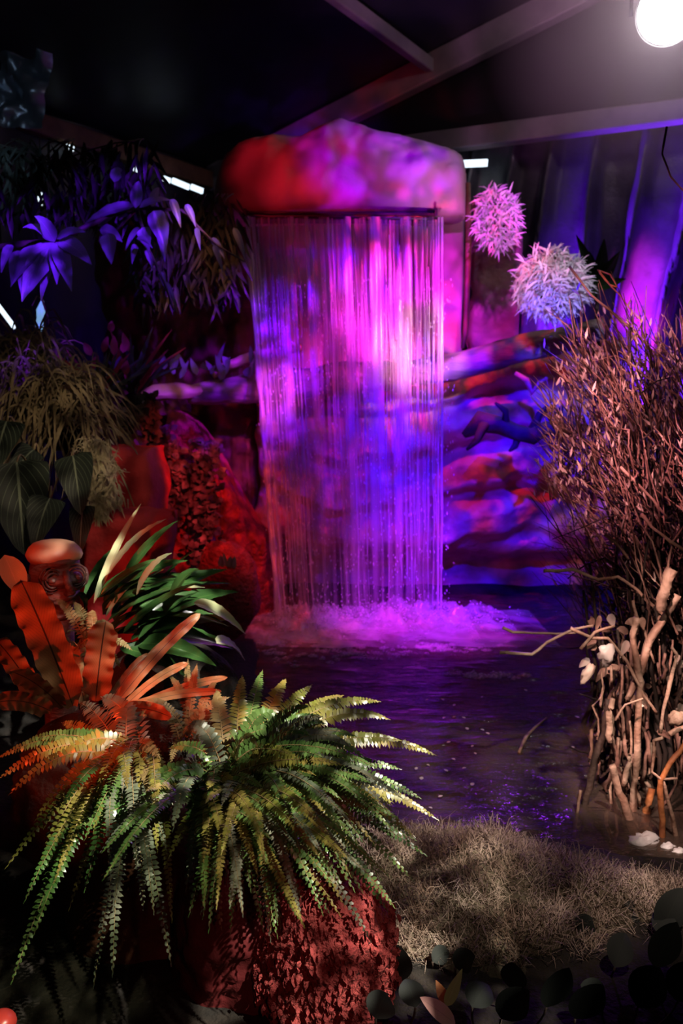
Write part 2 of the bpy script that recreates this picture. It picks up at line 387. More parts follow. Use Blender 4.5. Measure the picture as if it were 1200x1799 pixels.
def back_fold(a, z):
    # gathers hang from the eave beam and lean as they fall
    t = max(0, min(1, (z - .2) / (EAVE - .2)))
    s = a * 3.1 + (1 - t) * 1.3 + .35 * fbm(a * 1.3, z * .5)
    f = (.5 + .5 * math.sin(s * 2 * PI)) ** 6.0
    return f * .26 * (.25 + .75 * (1 - t) ** .5) + .03 * fbm(a * 3, z * 1.4)
def back_wall(u, v):
    a = 7.5 * u; z = -.3 + (EAVE + .3) * v
    return A0 + DB * a + V((0, 0, z)) + NB * (-.05 + back_fold(a, z))
mb = MB(); mb.grid(420, 40, back_wall); struct('wall_back', mb, M_curtain)
mb = MB(); mb.grid(10, 2, lambda u, v: A0 + DB * (9 * u) + V((0, 0, EAVE + (RISE * 9 * u) * v)) - NB * .02)
struct('trim_1', mb, M_black)       # gable cloth above the tie beam
mb = MB()
mb.grid(2, 2, lambda u, v: V((5.8, 4.8 - 8 * u, -.3 + 6.4 * v))); struct('wall_right', mb, M_black)
mb = MB(); mb.grid(2, 2, lambda u, v: V((-6 + 12 * u, -2.2, -.3 + 6.4 * v))); struct('wall_front', mb, M_black)
def beam(name, a, b, w, h, label, mt=None):
    m = MB(); m.bar(a, b, w, h); o = m.build(name, mt or M_beam, smooth=False)
    bv = o.modifiers.new('bevel', 'BEVEL'); bv.width = .012; bv.segments = 2
    o['kind'] = 'structure'; return o
BO = NB * .12
beam('trim_2', roof_pt(0, 0, -.1) + BO, roof_pt(7, 0, -.1) + BO, .12, .20, '')              # gable rafter
beam('trim_3', A0 + V((0, 0, EAVE - .02)) + BO, A0 + DB * 7 + V((0, 0, EAVE - .02)) + BO, .12, .15, '')   # tie beam at the eave
ap = 2.05
beam('trim_4', roof_pt(ap, .1, -.1), roof_pt(ap, 9, -.1), .07, .10, '')     # purlin
beam('trim_5', A0 + V((.05, 0, EAVE - .1)), A0 + DL * 9 + V((.05, 0, EAVE - .1)), .10, .14, '', M_seam)
beam('trim_6', roof_pt(ap + 2.6, .1, -.1), roof_pt(ap + 2.6, 9, -.1), .07, .10, '')

# slits of daylight between wall and roof
M_day = emis('pale_daylight', (.75, .9, 1.0), 1.6); M_day2 = emis('dim_daylight', (.45, .6, .9), .12)
n = 1
def slit(px0, py0, px1, py1, Y0, Y1, th):
    global n
    a = P(px0, py0, Y0); b = P(px1, py1, Y1); m = MB(); m.bar(a, b, .02, th)
    o = m.build('window_%d' % n, M_day, smooth=False); o['kind'] = 'structure'; n += 1
for q in ((234, 295, 246, 300, .03), (287, 313, 299, 318, .035), (303, 317, 332, 329, .04), (336, 328, 356, 336, .04), (117, 257, 129, 262, .03)):
    x0, y0, x1, y1, th = q
    slit(x0, y0, x1, y1, 7.1 - (350 - x0) * .0032, 7.1 - (350 - x1) * .0032, th)
slit(70, 338, 71, 360, 5.6, 5.6, .03); slit(68, 303, 69, 313, 5.6, 5.6, .026)
slit(-10, 528, 26, 576, 5.2, 5.3, .02); slit(813, 288, 856, 286, 6.75, 6.65, .05)
# creased reflective sheeting on the left wall, lit by two added spots
def sheet(px, py, w, h, Y, k):
    c = P(px, py, Y); m = MB()
    m.grid(10, 12, lambda u, v: c + V(((u - .5) * w + .25 * (v - .5) * w, .12 * fbm(u * 3 + px, v * 3), (v - .5) * h)))
    return m
o = sheet(36, 160, .32, .42, 5.4, 1).build('foil_sheet', mat('dull_foil', (.35, .4, .48), .3, metal=.6, bump=.4, bscale=8))
tag(o, 'crumpled grey blue reflective sheeting under the roof at upper left', 'sheeting')
o = sheet(112, 372, .16, .14, 4.4, 1).build('foil_sheet', C.objects['foil_sheet'].data.materials[0])
tag(o, 'small torn pale blue sheeting glinting behind the hanging leaves at upper left', 'sheeting')
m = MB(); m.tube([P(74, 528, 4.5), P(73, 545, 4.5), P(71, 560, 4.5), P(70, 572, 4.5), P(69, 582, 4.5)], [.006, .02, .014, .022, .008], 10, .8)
tag(m.build('glass_drop', emis('self_lit_glass', (.3, .6, .9), .55)), 'crinkled cyan glowing glass drop hanging above the grassy tuft', 'ornament')  # shine put into the glass as its own emission
m = MB(); m.tube([P(74, 528, 4.5), P(74, 495, 4.5), P(72, 400, 4.5), P(70, 240, 4.55)], .003, 5); so = m.build('cord', M_bark); so.parent = C.objects['glass_drop']
spot('sheeting_fill', (-1.2, 3.2, 3.1), P(36, 150, 5.3), (.55, .75, 1.0), 5, 28, .9, .1)  # added spot inside the room that brightens the upper sheeting
spot('sheeting_fill_low', (-1.9, 3.3, 2.6), P(108, 372, 4.3), (.4, .7, 1.0), 9, 24, .9, .1)  # added spot for the small torn sheeting
# the bright stage lamp that faces the viewer
lp = P(1172, 22, 5.0)
t = root('stage_lamp', lp, 'dazzling white stage lamp hung under the roof at upper right', 'lamp')
ld = (V((0, .0, .9)) - lp).normalized(); q = ld.to_track_quat('Z', 'Y').to_matrix().to_4x4()
m = MB(); m.grid(28, 8, lambda u, v: lp + q @ V((math.cos(2 * PI * u), math.sin(2 * PI * u), 0)) * [.05, .11, .13, .14, .145, .15, .155, .165, .165][int(round(v * 8))] + q @ V((0, 0, -.22 + .25 * v)), wrap=True); hs = m.build('housing', M_dark, t)
m = MB(); m.grid(28, 4, lambda u, v: lp + q @ V((math.cos(2 * PI * u) * .155 * (v + .001), math.sin(2 * PI * u) * .155 * (v + .001), .01 - .02 * v * v)), wrap=True)
m.build('lens', emis('lamp_lens', (1, .93, .95), 36), hs)
m = MB(); m.tube([lp + q @ V((.19, 0, -.08)), lp + q @ V((.19, 0, 0)) + V((0, 0, .12)), lp + V((0, 0, .26)), lp + q @ V((-.19, 0, 0)) + V((0, 0, .12)), lp + q @ V((-.19, 0, -.08))], .012, 6); m.build('yoke', M_dark, t)
m = MB(); m.tube([lp + V((0, 0, .25)), lp + V((0, 0, 1.3))], .014, 6); m.build('hanger', M_dark, t)
d = bpy.data.lights.new('lamp_glow_fill', 'POINT'); d.energy = 12; d.color = (1, .72, .8); d.shadow_soft_size = .1  # added point light behind the lamp to widen its glow
o = bpy.data.objects.new('lamp_glow_fill', d); C.objects.link(o); o.location = lp + ld * -.45 + V((-.1, 0, .28))

# added scattering volume standing in for the glow about the lamp
def glow_haze_mat():
    m = bpy.data.materials.new('glow_haze'); m.use_nodes = True
    nt = m.node_tree; N = nt.nodes; L = nt.links; N.remove(N['Principled BSDF'])
    vs = N.new('ShaderNodeVolumeScatter'); vs.inputs['Color'].default_value = (1, .86, .92, 1)
    tc = N.new('ShaderNodeTexCoord'); mp = N.new('ShaderNodeMapping'); mp.inputs['Scale'].default_value = (1 / 1.02,) * 3
    gr = N.new('ShaderNodeTexGradient'); gr.gradient_type = 'SPHERICAL'
    mu = N.new('ShaderNodeMath'); mu.operation = 'MULTIPLY'; mu.inputs[1].default_value = .5
    L.new(tc.outputs['Object'], mp.inputs[0]); L.new(mp.outputs[0], gr.inputs[0]); L.new(gr.outputs['Fac'], mu.inputs[0])
    L.new(mu.outputs[0], vs.inputs['Density']); L.new(vs.outputs[0], N['Material Output'].inputs['Volume']); return m
m = MB(); m.ell((0, 0, 0), (1.02, 1.02, .95), nu=24, nv=14); o = m.build('glow_haze', glow_haze_mat()); o.location = lp
tag(o, 'thin pinkish haze added to give the dazzling lamp its glow', 'haze', kind='stuff')

# ------------------------------------------------------------ ground and pond
def sm(a, b, x):
    t = max(0, min(1, (x - a) / (b - a))); return t * t * (3 - 2 * t)
def near_edge(x): return 2.46 - .26 * sm(.35, 1.0, x) - .06 * math.sin(x * 5)
def left_edge(y): return -.12 - .5 * sm(2.5, 5.2, y) + .05 * math.sin(y * 6)
def ground(x, y):
    inn = sm(-.02, .22, y - near_edge(x)) * sm(-.02, .2, x - left_edge(y)) * sm(0, .3, 3.0 - x) * sm(0, .2, 5.75 - y)
    return (.04 + .02 * fbm(x * 3, y * 3)) * (1 - inn) + inn * (-.17 + .03 * fbm(x * 4, y * 4))
mb = MB(); mb.grid(150, 150, lambda u, v: V((-6 + 12 * u, -2.2 + 11.2 * v, ground(-6 + 12 * u, -2.2 + 11.2 * v))))
struct('floor', mb, M_soil)
def ripple(x, y):
    d = math.hypot(x - .15, (y - 5.0) * 1.3)
    k = .012 * math.exp(-max(0, d - .3) * 1.1) + .0022
    return k * (fbm(x * 5, y * 9, 3) + .6 * math.sin(d * 22 + 2 * fbm(x * 2, y * 2)))
mb = MB(); mb.grid(180, 200, lambda u, v: (lambda x, y: V((x, y, ripple(x, y))))(-.9 + 4.0 * u, 2.15 + 3.55 * v))
tag(mb.build('pond_water', M_water), 'dark rippling pond water below the waterfall', 'pond')

# ------------------------------------------------------------ rocks
def ledges(x, z):
    """wavy courses of moulded rock that stand proud of the wall"""
    zz = z + .10 * math.sin(x * 3.1 + 1) + .07 * fbm(x * 2.2, z * .9, 1)
    f = (zz * 3.1) % 1.0
    return .10 * (sm(0, .25, f) * (1 - sm(.55, 1.0, f))) + .06 * fbm(x * 2.5, z * 3, 5)
def slab(name, x0, x1, z0, z1, Y, relief, mt, label, cat, nu=90, nv=90, back=.25, parent=None, edge=.08, side=.05, topfn=None):
    m = MB()
    def fn(u, v):
        x = x0 + (x1 - x0) * u; zt = topfn(x) if topfn else z1
        z = z0 + (zt - z0) * v
        r = relief(x, z)
        e = min(1, min(u, 1 - u) * (x1 - x0) / edge, (1 - v) * (zt - z0) / edge); e = max(0, e)
        return V((x + side * fbm(z * 3, x * 2) * (1 - min(1, min(u, 1 - u) * 6)), Y - r - .10 * (1 - (1 - e) ** 2) ** .5, z + .02 * fbm(x * 5, z * 5)))
    b = m.grid(nu, nv, fn)
    W = nu + 1; per = [b + i for i in range(W)] + [b + j * W + nu for j in range(1, nv + 1)] + [b + nv * W + i for i in range(nu - 1, -1, -1)] + [b + j * W for j in range(nv - 1, 0, -1)]
    bk = []
    for i in per:
        p = m.v[i].copy(); p.y = Y + back; bk.append(m.vert(p))
    for i in range(len(per)):
        j = (i + 1) % len(per); m.face(per[j], per[i], bk[i], bk[j])
    m.face(*bk)
    o = m.build(name, mt, parent)
    if not parent: tag(o, label, cat)
    return o
# wall behind the fall, undercut at the water
def rel_main(x, z):
    r = ledges(x, z) * sm(.15, .5, z)
    r += .12 * sm(.26, .40, z)
    r -= .16 * (1 - sm(.20, .34, z))
    r += .05 * fbm(x * 1.6 + 3, z * 1.2, 2)
    return r
xL = P(452, 800, 5.6).x; xR = P(1075, 800, 5.6).x
slab('moulded_rock', xL, xR, -.2, 1.5, 5.75, rel_main, M_rock, 'wide moulded rock face behind the lower part of the falling water, with wavy ledges', 'rock', 170, 150, back=.1,
     topfn=lambda x: 1.40 + .28 * sm(.4, 1.6, x))
slab('backing_rock', P(452, 500, 6.0).x, P(806, 500, 6.0).x, 1.25, 2.62, 6.08, lambda x, z: .05 * fbm(x * 3, z * 3), M_cap, 'smooth upper rock panel right behind the upper falling water', 'rock', 40, 40, back=.08)
slab('dark_rock', P(165, 500, 5.6).x, P(450, 500, 5.6).x, -.1, 2.48, 5.72, lambda x, z: .10 * fbm(x * 2, z * 2, 4) + .05 * fbm(x * 8, z * 6), M_brownrock, 'dark brown rough rock face left of the waterfall', 'rock', 70, 100, back=.1)
# pier right of the fall and boards beyond it
slab('plaster_pier', P(764, 500, 5.5).x, P(820, 500, 5.5).x, P(800, 618, 5.5).z, 2.72, 5.62, lambda x, z: .02 * fbm(x * 4, z * 3, 7), M_cap, 'smooth upright plaster pier along the right edge of the waterfall', 'rock', 20, 60, back=.1, edge=.04, side=.02)
slab('reddish_panel', P(832, 500, 5.95).x, P(920, 500, 5.95).x, 1.45, 2.66, 6.05, lambda x, z: .02 * fbm(x * 4, z * 3, 9) + .07 * sm(1.75, 1.9, z) * (1 - sm(2.05, 2.2, z)), M_rock, 'reddish rock panel right of the plaster pier, below the upper silvery clump', 'rock', 30, 50, back=.08)
m = MB(); m.tube([P(821, 322, 5.32), P(823, 420, 5.32), P(820, 520, 5.32), P(817, 585, 5.32), P(813, 612, 5.32)], [.02, .018, .018, .02, .012], 8, .4)
tag(m.build('brown_post', M_seam), 'thin dark brown post between the plaster pier and reddish panel', 'post')
# the cap over the spout
def cap_top(px):
    xs = [376, 385, 400, 425, 460, 530, 555, 575, 600, 640, 680, 720, 760, 790, 808, 816]
    ys = [372, 318, 275, 252, 243, 243, 232, 219, 214, 224, 238, 250, 256, 262, 275, 300]
    for i in range(len(xs) - 1):
        if px <= xs[i + 1]:
            k = max(0, min(1, (px - xs[i]) / (xs[i + 1] - xs[i]))); return ys[i] + (ys[i + 1] - ys[i]) * k
    return ys[-1]
def cap_pt(u, v):
    # u around the section (0 front bottom .. 1 back bottom), v left to right
    px = 376 + 440 * v; Yc = 5.32
    top = P(px, cap_top(px), Yc).z; bot = P(px, 385 - 8 * math.sin(v * 3), Yc).z
    x = P(px, 400, Yc).x
    e = (1 - abs(2 * v - 1) ** 8) ** .5
    a = PI * (u * 1.0)
    h = top - bot
    yy = -math.cos(a) * (.27 * e + .02)
    zz = bot + h * (math.sin(a) ** .55)
    n1 = fbm(x * 2.2, zz * 2.6, 8) * .07 + .03 * fbm(x * 6, zz * 6, 2)
    return V((x, Yc + yy - n1 * e * (1 if u < .6 else 0), zz + .02 * fbm(x * 4, zz * 4, 6) * math.sin(a)))
m = MB(); b = m.grid(46, 90, cap_pt)
for j in range(90): m.face(b + j * 47 + 46, b + j * 47, b + (j + 1) * 47, b + (j + 1) * 47 + 46)
m.face(*[b + i for i in range(47)]); m.face(*[b + 90 * 47 + i for i in range(46, -1, -1)])
tag(m.build('capping_boulder', M_cap), 'big rounded rock capping the waterfall above its dark spout', 'rock')
# spout
t = root('water_spout', P(600, 385, 5.05), 'long dark metal spout the waterfall pours from', 'spout')
m = MB()
for (dy, dz, hy, hz) in ((0, 0, .07, .008), (.062, .03, .008, .03), (-.062, .012, .006, .012)):
    a = P(430, 379, 5.05); b = P(768, 381, 5.05); c = (a + b) / 2; m.box((c.x, c.y + dy + .05, c.z + dz - .01), ((b.x - a.x) / 2, hy, hz))
m.build('trough', M_dark, t, smooth=False)
m = MB(); a = P(424, 378, 5.03); b = P(772, 384, 5.03)
m.tube([a + (b - a) * i / 14 + V((0, 0, .006 * noise.noise(V((i * .7, 0, 0))))) for i in range(15)], .016, 8, .5); m.build('lip', M_dark, t)
for x in (a.x + .02, b.x - .02):
    m = MB(); m.box((x, 5.1, a.z + .0), (.008, .08, .035)); m.build('end_plate', M_dark, t, smooth=False)

# fallen log across the wall
t = root('fallen_log', P(600, 680, 5.25), 'long weathered log lying across the rock wall behind the falling water', 'log')
LG = [(330, 694, 5.2), (372, 690, 5.2), (430, 683, 5.2), (520, 674, 5.22), (620, 664, 5.25), (700, 658, 5.25), (770, 650, 5.22), (840, 634, 5.16), (900, 618, 5.12), (960, 603, 5.05), (1010, 590, 5.0), (1062, 578, 4.95)]
LR = [.05, .075, .09, .095, .09, .085, .085, .085, .075, .075, .07, .055]
def dense(pts, rads, k=3):
    po, ro = [], []
    for i in range(len(pts) - 1):
        for j in range(k):
            s = j / k; po.append(pts[i].lerp(pts[i + 1], s)); ro.append(rads[i] * (1 - s) + rads[i + 1] * s)
    return po + [pts[-1]], ro + [rads[-1]]
p_, r_ = dense([P(*q) for q in LG], LR)
m = MB(); m.tube(p_, r_, 16, .35); m.build('trunk', M_log, t)
p_, r_ = dense([P(242, 697, 5.12), P(270, 690, 5.12), P(310, 688, 5.14), P(345, 688, 5.16), P(376, 692, 5.2)], [.008, .05, .06, .05, .012])
m = MB(); m.tube(p_, r_, 12, .4, flat=.8); o = m.build('split_end', M_heart, t); o['label'] = 'pale split end of the log'
m = MB(); m.tube([P(905, 655, 5.0), P(925, 668, 4.98), P(935, 690, 4.97), P(948, 672, 4.97), P(962, 664, 4.96)], [.01, .016, .018, .014, .01], 8, .5); m.build('broken_stub', M_heart, t)
m = MB(); p_, r_ = dense([P(374, 662, 5.2), P(396, 644, 5.2), P(425, 633, 5.2), P(470, 619, 5.2), P(530, 612, 5.25)], [.012, .028, .034, .03, .02]); m.tube(p_, r_, 10, .4)
tag(m.build('curved_branch', M_heart), 'short curved branch rising above the log left of the fall', 'branch')

# gnarled root on the wall at right
t = root('gnarled_root', P(900, 750, 4.8), 'dark knotted root hanging on the rock wall below the log, right of the waterfall', 'root')
m = MB(); m.tube([P(815, 765, 4.85), P(845, 740, 4.8), P(880, 745, 4.78), P(905, 760, 4.76), P(935, 765, 4.75), P(960, 750, 4.75), P(985, 758, 4.72), P(1030, 750, 4.7)], [.015, .05, .04, .045, .05, .035, .03, .02], 10, .9); m.build('stem', M_bark, t)
for a in (((850, 742), (838, 775), (820, 790)), ((890, 745), (888, 722), (870, 708)), ((935, 760), (948, 728), (962, 712)), ((965, 752), (982, 728), (988, 712)), ((912, 762), (905, 785), (895, 792)), ((985, 757), (1005, 742), (1015, 748))):
    m = MB(); m.tube([P(x, y, 4.77 - .02 * i) for i, (x, y) in enumerate(a)], [.028, .02, .008], 7, .7); m.build('knot_branch', M_bark, t)

# ------------------------------------------------------------ falling water
def xw(px, Y=5.0): return (px - 600) / 1500 * Y
zt = P(600, 384, 5.0).z
t = root('waterfall', V((xw(610), 4.97, 0)), 'curtain of falling water pouring from the dark spout into the pond', 'waterfall')
def veil(Y, x0t, x1t, x0b, x1b, amp, seed):
    def fn(u, v):
        x = (x0t + (x0b - x0t) * v) * (1 - u) + (x1t + (x1b - x1t) * v) * u
        return V((x, Y - .10 * v ** .6 + amp * fbm(u * 14 + seed, v * 1.2, seed), zt * (1 - v) + .01))
    return fn
m = MB(); m.grid(140, 40, veil(5.02, xw(442), xw(771), xw(484), xw(778), .018, 1.0)); m.build('front_veil', M_veil, t)
m = MB(); m.grid(120, 30, veil(4.99, xw(446), xw(772), xw(486), xw(776), .012, 9.0)); m.build('broad_veil', M_veil3, t)
m = MB(); m.grid(90, 30, veil(5.06, xw(450), xw(768), xw(495), xw(772), .03, 5.0)); m.build('back_veil', M_veil2, t)
def stream(px0, px1, r0, r1, y0=0.0, y1=1.0, wob=.004):
    m = MB(); ps = []; rs = []
    k = 26; sd = R(0, 50)
    for i in range(k + 1):
        v = y0 + (y1 - y0) * i / k
        x = xw(px0) + (xw(px1) - xw(px0)) * v + wob * fbm(sd, v * 6)
        ps.append(V((x, 5.0 - .10 * v ** .6 - .01 + .01 * fbm(sd + 5, v * 4), zt * (1 - v) + .005)))
        rs.append(max(.0006, (r0 + (r1 - r0) * v) * (1 + .7 * fbm(sd, v * 14))))
    m.tube(ps, rs, 5); return m
for a in ((441, 490, .021, .018), (449, 503, .007, .005), (770, 776, .009, .007), (764, 770, .006, .005)):
    stream(*a).build('edge_stream', M_stream, t)
for i in range(80):
    px = R(450, 765); e = (px - 450) / 315; y0 = R(0, .25); y1 = R(.5, 1.0)
    stream(px, 492 + e * 280 + R(-4, 4), R(.0012, .0038), R(.0008, .003), y0, y1, .01).build('thin_stream', M_stream, t)
m = MB()
for i in range(1500):           # loose drops between the streams
    px = R(440, 785); v = R(.15, 1) ; e = (px - 442) / 330
    x = xw(px) * (1 - v) + xw(484 + e * 295) * v
    m.ell((x + R(-.02, .02), 4.93 + R(-.05, .06) - .08 * v, zt * (1 - v) + .02), (R(.0012, .003),) * 2 + (R(.003, .012),), nu=4, nv=3)
m.build('loose_drops', M_drop, t)['kind'] = 'stuff'

# white water where it lands
t = root('white_water', V((xw(640), 4.85, 0)), 'foaming white water where the fall strikes the pond', 'foam')
def foam(x0, x1, y0, y1, h, seed):
    def fn(u, v):
        x = x0 + (x1 - x0) * u; y = y0 + (y1 - y0) * v
        e = math.sin(PI * u) ** .6 * math.sin(PI * v) ** .7
        return V((x, y + .05 * fbm(u * 5, v * 4, seed), .012 + e * h * (.45 + 1.1 * abs(fbm(u * 9 + seed, v * 6, seed)))))
    return fn
for k, (a, b, c, d_, h) in enumerate(((440, 600, 4.45, 5.12, .07), (560, 830, 4.55, 5.15, .09), (600, 900, 4.7, 5.2, .12), (430, 950, 4.4, 5.2, .04), (470, 640, 4.75, 5.15, .10))):
    m = MB(); m.grid(60, 26, foam(xw(a), xw(b), c, d_, h, k * 3.3)); m.build('foam_mound', M_foam, t)
m = MB()
for i in range(1600):
    a = R(0, 2 * PI); px = random.choice((R(480, 780), R(600, 860))); r = abs(random.gauss(0, .16))
    m.ell((xw(px) + r * math.cos(a), 4.9 + r * math.sin(a) * .8, .02 + abs(random.gauss(0, .06)) * math.exp(-r * 2)), (R(.0015, .005),) * 3, nu=4, nv=3)
m.build('spray', M_drop, t)['kind'] = 'stuff'
m = MB()
for i in range(260):            # broken ripple crests drawn as small white blobs
    c = random.choice((V((xw(500, 4.2), 4.1)), V((xw(640, 4.2), 4.2)), V((xw(790, 4.2), 4.3)), V((xw(850, 3.9), 3.85)))) if 0 else None
    cx, cy, sx_, sy_ = random.choice(((-.3, 4.3, .35, .14), (.08, 4.3, .22, .1), (.5, 4.4, .12, .06), (.68, 3.95, .16, .04), (.1, 4.45, .7, .12)))
    x = random.gauss(cx, sx_ * .6); y = random.gauss(cy, sy_ * .7)
    if y > 5.1: continue
    l = R(.006, .03); m.ell((x, y, .006), (l, l * .5, .006), nu=8, nv=4, d=.8)
o = m.build('bubble_patch', M_foam, t); o['kind'] = 'stuff'

# ------------------------------------------------------------ leaves
SH_OVAL = lambda v: math.sin(PI * min(1, v ** .8)) ** .8
SH_LANCE = lambda v: max(0, (math.sin(PI * v ** .65)) ** .9)
SH_STRAP = lambda v: min(1, v * 6 + .25) * (1 - max(0, (v - .75) / .25) ** 2) ** .5
SH_HEART = lambda v: (min(1, (v + .03) * 9) ** .5) * (1 - v) ** .55 * (1 + .25 * math.sin(PI * v))
def leaf(mb, p0, p1, W, nrm=V((0, -.6, 1)), arch=0.0, shape=SH_OVAL, fold=.2, wave=0.0, nw=6, nv=10, nu=4, stalk=0.0, adir=None, thick=True):
    p0 = V(p0); p1 = V(p1); L = (p1 - p0).length; ax = adir or V((0, 0, 1))
    c = (p0 + p1) / 2 + ax * arch * 2; nrm = V(nrm).normalized()
    rows = []
    ph = R(0, 6)
    for j in range(nv + 1):
        v = j / nv; s = 1 - v
        p = p0 * s * s + c * 2 * s * v + p1 * v * v
        tg = ((c - p0) * s + (p1 - c) * v).normalized()
        sd = tg.cross(nrm)
        if sd.length < .05: sd = tg.cross(V((1, .1, 0)))
        sd.normalize(); up = sd.cross(tg)
        w = W * .5 * shape(v) + .0006
        row = []
        for i in range(nu + 1):
            u = i / nu * 2 - 1
            q = p + sd * u * w + up * (fold * abs(u) * w + wave * abs(u) ** 2 * math.sin(v * nw * 2 * PI + ph + (1.3 if u > 0 else 0)) * W)
            row.append(mb.vert(q, (i / nu, v)))
        rows.append(row)
    for j in range(nv):
        for i in range(nu): mb.face(rows[j][i], rows[j][i + 1], rows[j + 1][i + 1], rows[j + 1][i])
def leafpx(parent, a, b, wpx, Y0, Y1=None, mt=None, name='leaf', **k):
    Y1 = Y1 or Y0; m = MB(); p0 = P(a[0], a[1], Y0); p1 = P(b[0], b[1], Y1)
    leaf(m, p0, p1, wpx * (Y0 + Y1) / 2 / F, **k); return m.build(name, mt, parent)
def blades(m, base, nbl, L, W, spread, droop, up=1.0, az=None, seg=5, rb=.02, elev=(.3, 1.2)):
    """loose strap leaves springing from one crown"""
    for i in range(nbl):
        a = R(*az) if az else R(0, 2 * PI); e = R(*elev); l = R(*L)
        d = V((math.cos(a) * math.cos(e), math.sin(a) * math.cos(e), math.sin(e)))
        p0 = V(base) + V((R(-1, 1), R(-1, 1), R(-1, 1))) * rb
        p1 = p0 + d * l * spread + V((0, 0, -droop * l * R(.5, 1.3)))
        leaf(m, p0, p1, R(*W), nrm=V((R(-.2, .2), -.7, .6)), arch=l * R(.1, .3) * up, shape=SH_LANCE, fold=.1, nv=seg, nu=2)

# ------------------------------------------------------------ ferns
def bez(p0, c, p1, n):
    return [p0 * (1 - i / n) ** 2 + c * 2 * (1 - i / n) * (i / n) + p1 * (i / n) ** 2 for i in range(n + 1)]
def frond(parent, p0, c, p1, hw, mt, pairs=40, twist=0.0, nrm=V((0, -.75, .7)), gap=.06, droop=.2, name='frond', pw=.62):
    m = MB(); n = pairs; pts = bez(p0, c, p1, n); L = sum((pts[i + 1] - pts[i]).length for i in range(n))
    step = L / n
    m.cur = 1; m.tube(pts[::3] + [pts[-1]], [max(.0006, .0022 * (1 - i / (n / 3 + 2))) for i in range(len(pts[::3]) + 1)], 4)
    m.cur = 0
    for i in range(int(n * gap), n + 1):
        v = i / n; p = pts[i]; tg = (pts[min(i + 1, n)] - pts[max(i - 1, 0)]).normalized()
        sd = tg.cross(nrm)
        if sd.length < .08: sd = tg.cross(V((0, -1, .2)))
        sd.normalize(); up = sd.cross(tg)
        prof = min(1, (v - gap) * 5 + .45) * (1 - v ** 3.0) ** .8 + .06
        for s in (-1, 1):
            l = hw * prof * R(.88, 1.1); wd = step * R(.75, 1.0) * pw * 2
            q = p + tg * (step * .5 if s > 0 else 0)
            dirn = (sd * s + tg * (.32 + R(-.1, .1)) + up * (R(-.05, .22) - droop * .4)).normalized()
            w2 = (tg * 1.0 + up * R(-.3, .3)).normalized() * wd * .5
            tip = q + dirn * l - V((0, 0, droop * l * R(.3, 1)))
            a = m.vert(q - w2 * .55, (0, 0)); b = m.vert(q + w2 * .9, (1, 0))
            mid = q + dirn * l * .62 + up * l * .05
            c1 = m.vert(mid - w2 * .8, (0, .5)); d1 = m.vert(mid + w2 * .85, (1, .5)); e1 = m.vert(tip, (.5, 1))
            m.face(a, b, d1, c1); m.face(c1, d1, e1)
    return m.build(name, [mt, M_rib], parent)

# big Boston-type fern, crown above the red rock
cr = P(400, 1400, 1.75)
t = root('boston_fern', cr, 'big bushy green fern with arching feathery fronds in the foreground, right of centre crown', 'fern')
FR = [  # tip px, tip py, depth of tip, half width px, material, lift
    (665, 1232, 1.95, 24, M_fern2, .16), (680, 1262, 1.85, 26, M_fern2, .13), (762, 1325, 1.85, 24, M_fern2, .13), (700, 1300, 1.75, 28, M_fern2, .12),
    (735, 1400, 1.7, 28, M_fern, .12), (765, 1437, 1.75, 24, M_fern2, .12), (745, 1500, 1.7, 26, M_fern, .12), (720, 1540, 1.6, 26, M_fern, .14),
    (690, 1590, 1.55, 28, M_fern, .14), (650, 1650, 1.55, 26, M_fern3, .16), (475, 1648, 1.42, 26, M_fern3, .12), (565, 1600, 1.5, 26, M_fern, .16),
    (620, 1560, 1.5, 26, M_fern, .18), (500, 1195, 2.0, 30, M_fern2, .05), (425, 1190, 1.95, 28, M_fern2, .05), (545, 1205, 2.0, 28, M_fern2, .08),
    (600, 1222, 2.0, 26, M_fern2, .1), (460, 1180, 2.05, 26, M_fern, .04), (380, 1215, 1.9, 28, M_sword, .05), (350, 1240, 1.9, 28, M_sword, .06),
    (640, 1480, 1.6, 30, M_fern, .16), (590, 1440, 1.6, 30, M_fern, .14), (660, 1380, 1.7, 28, M_fern, .12), (600, 1350, 1.7, 30, M_fern, .10),
    (520, 1560, 1.5, 28, M_fern3, .12), (440, 1560, 1.45, 28, M_fern, .10), (380, 1580, 1.45, 26, M_fern3, .10), (350, 1480, 1.5, 26, M_fern2, .1),
    (330, 1540, 1.5, 24, M_fern3, .1), (300, 1500, 1.55, 26, M_fern2, .1), (450, 1460, 1.5, 28, M_fern2, .08), (540, 1500, 1.5, 28, M_fern, .14),
    (690, 1470, 1.7, 28, M_fern, .15), (560, 1280, 1.85, 28, M_fern2, .08), (620, 1300, 1.8, 28, M_fern2, .10), (700, 1350, 1.8, 26, M_fern, .12)]
def cluster(t, cr, items, jit=.035):
    for (px, py, Y, hw, mt, lift) in items:
        p0 = cr + V((R(-jit, jit), R(-jit, jit), R(-jit, jit) * .6)); p1 = P(px, py, Y)
        d = p1 - p0
        c = p0 + d * R(.42, .55) + V((0, 0, lift * R(.8, 1.2)))
        frond(t, p0, c, p1, hw * .75 * Y / F, mt, pairs=max(20, int(d.length * 1.1 / .0092)))
cluster(t, cr, FR)
ex = []
for i in range(190):
    a = R(-.35 * PI, .62 * PI) if random.random() < .75 else R(0, 2 * PI)    # image-plane direction, 0 = right
    r = R(90, 330) * (1 - .25 * (math.sin(a) < 0)); px = 440 + r * math.cos(a); py = 1370 + r * .75 * math.sin(a) + 30
    ex.append((px, py, R(1.5, 1.95) - .25 * (py > 1430), R(20, 28), random.choice((M_fern, M_fern, M_fern2, M_fern3)), R(.06, .15)))
cluster(t, cr, ex, .06)
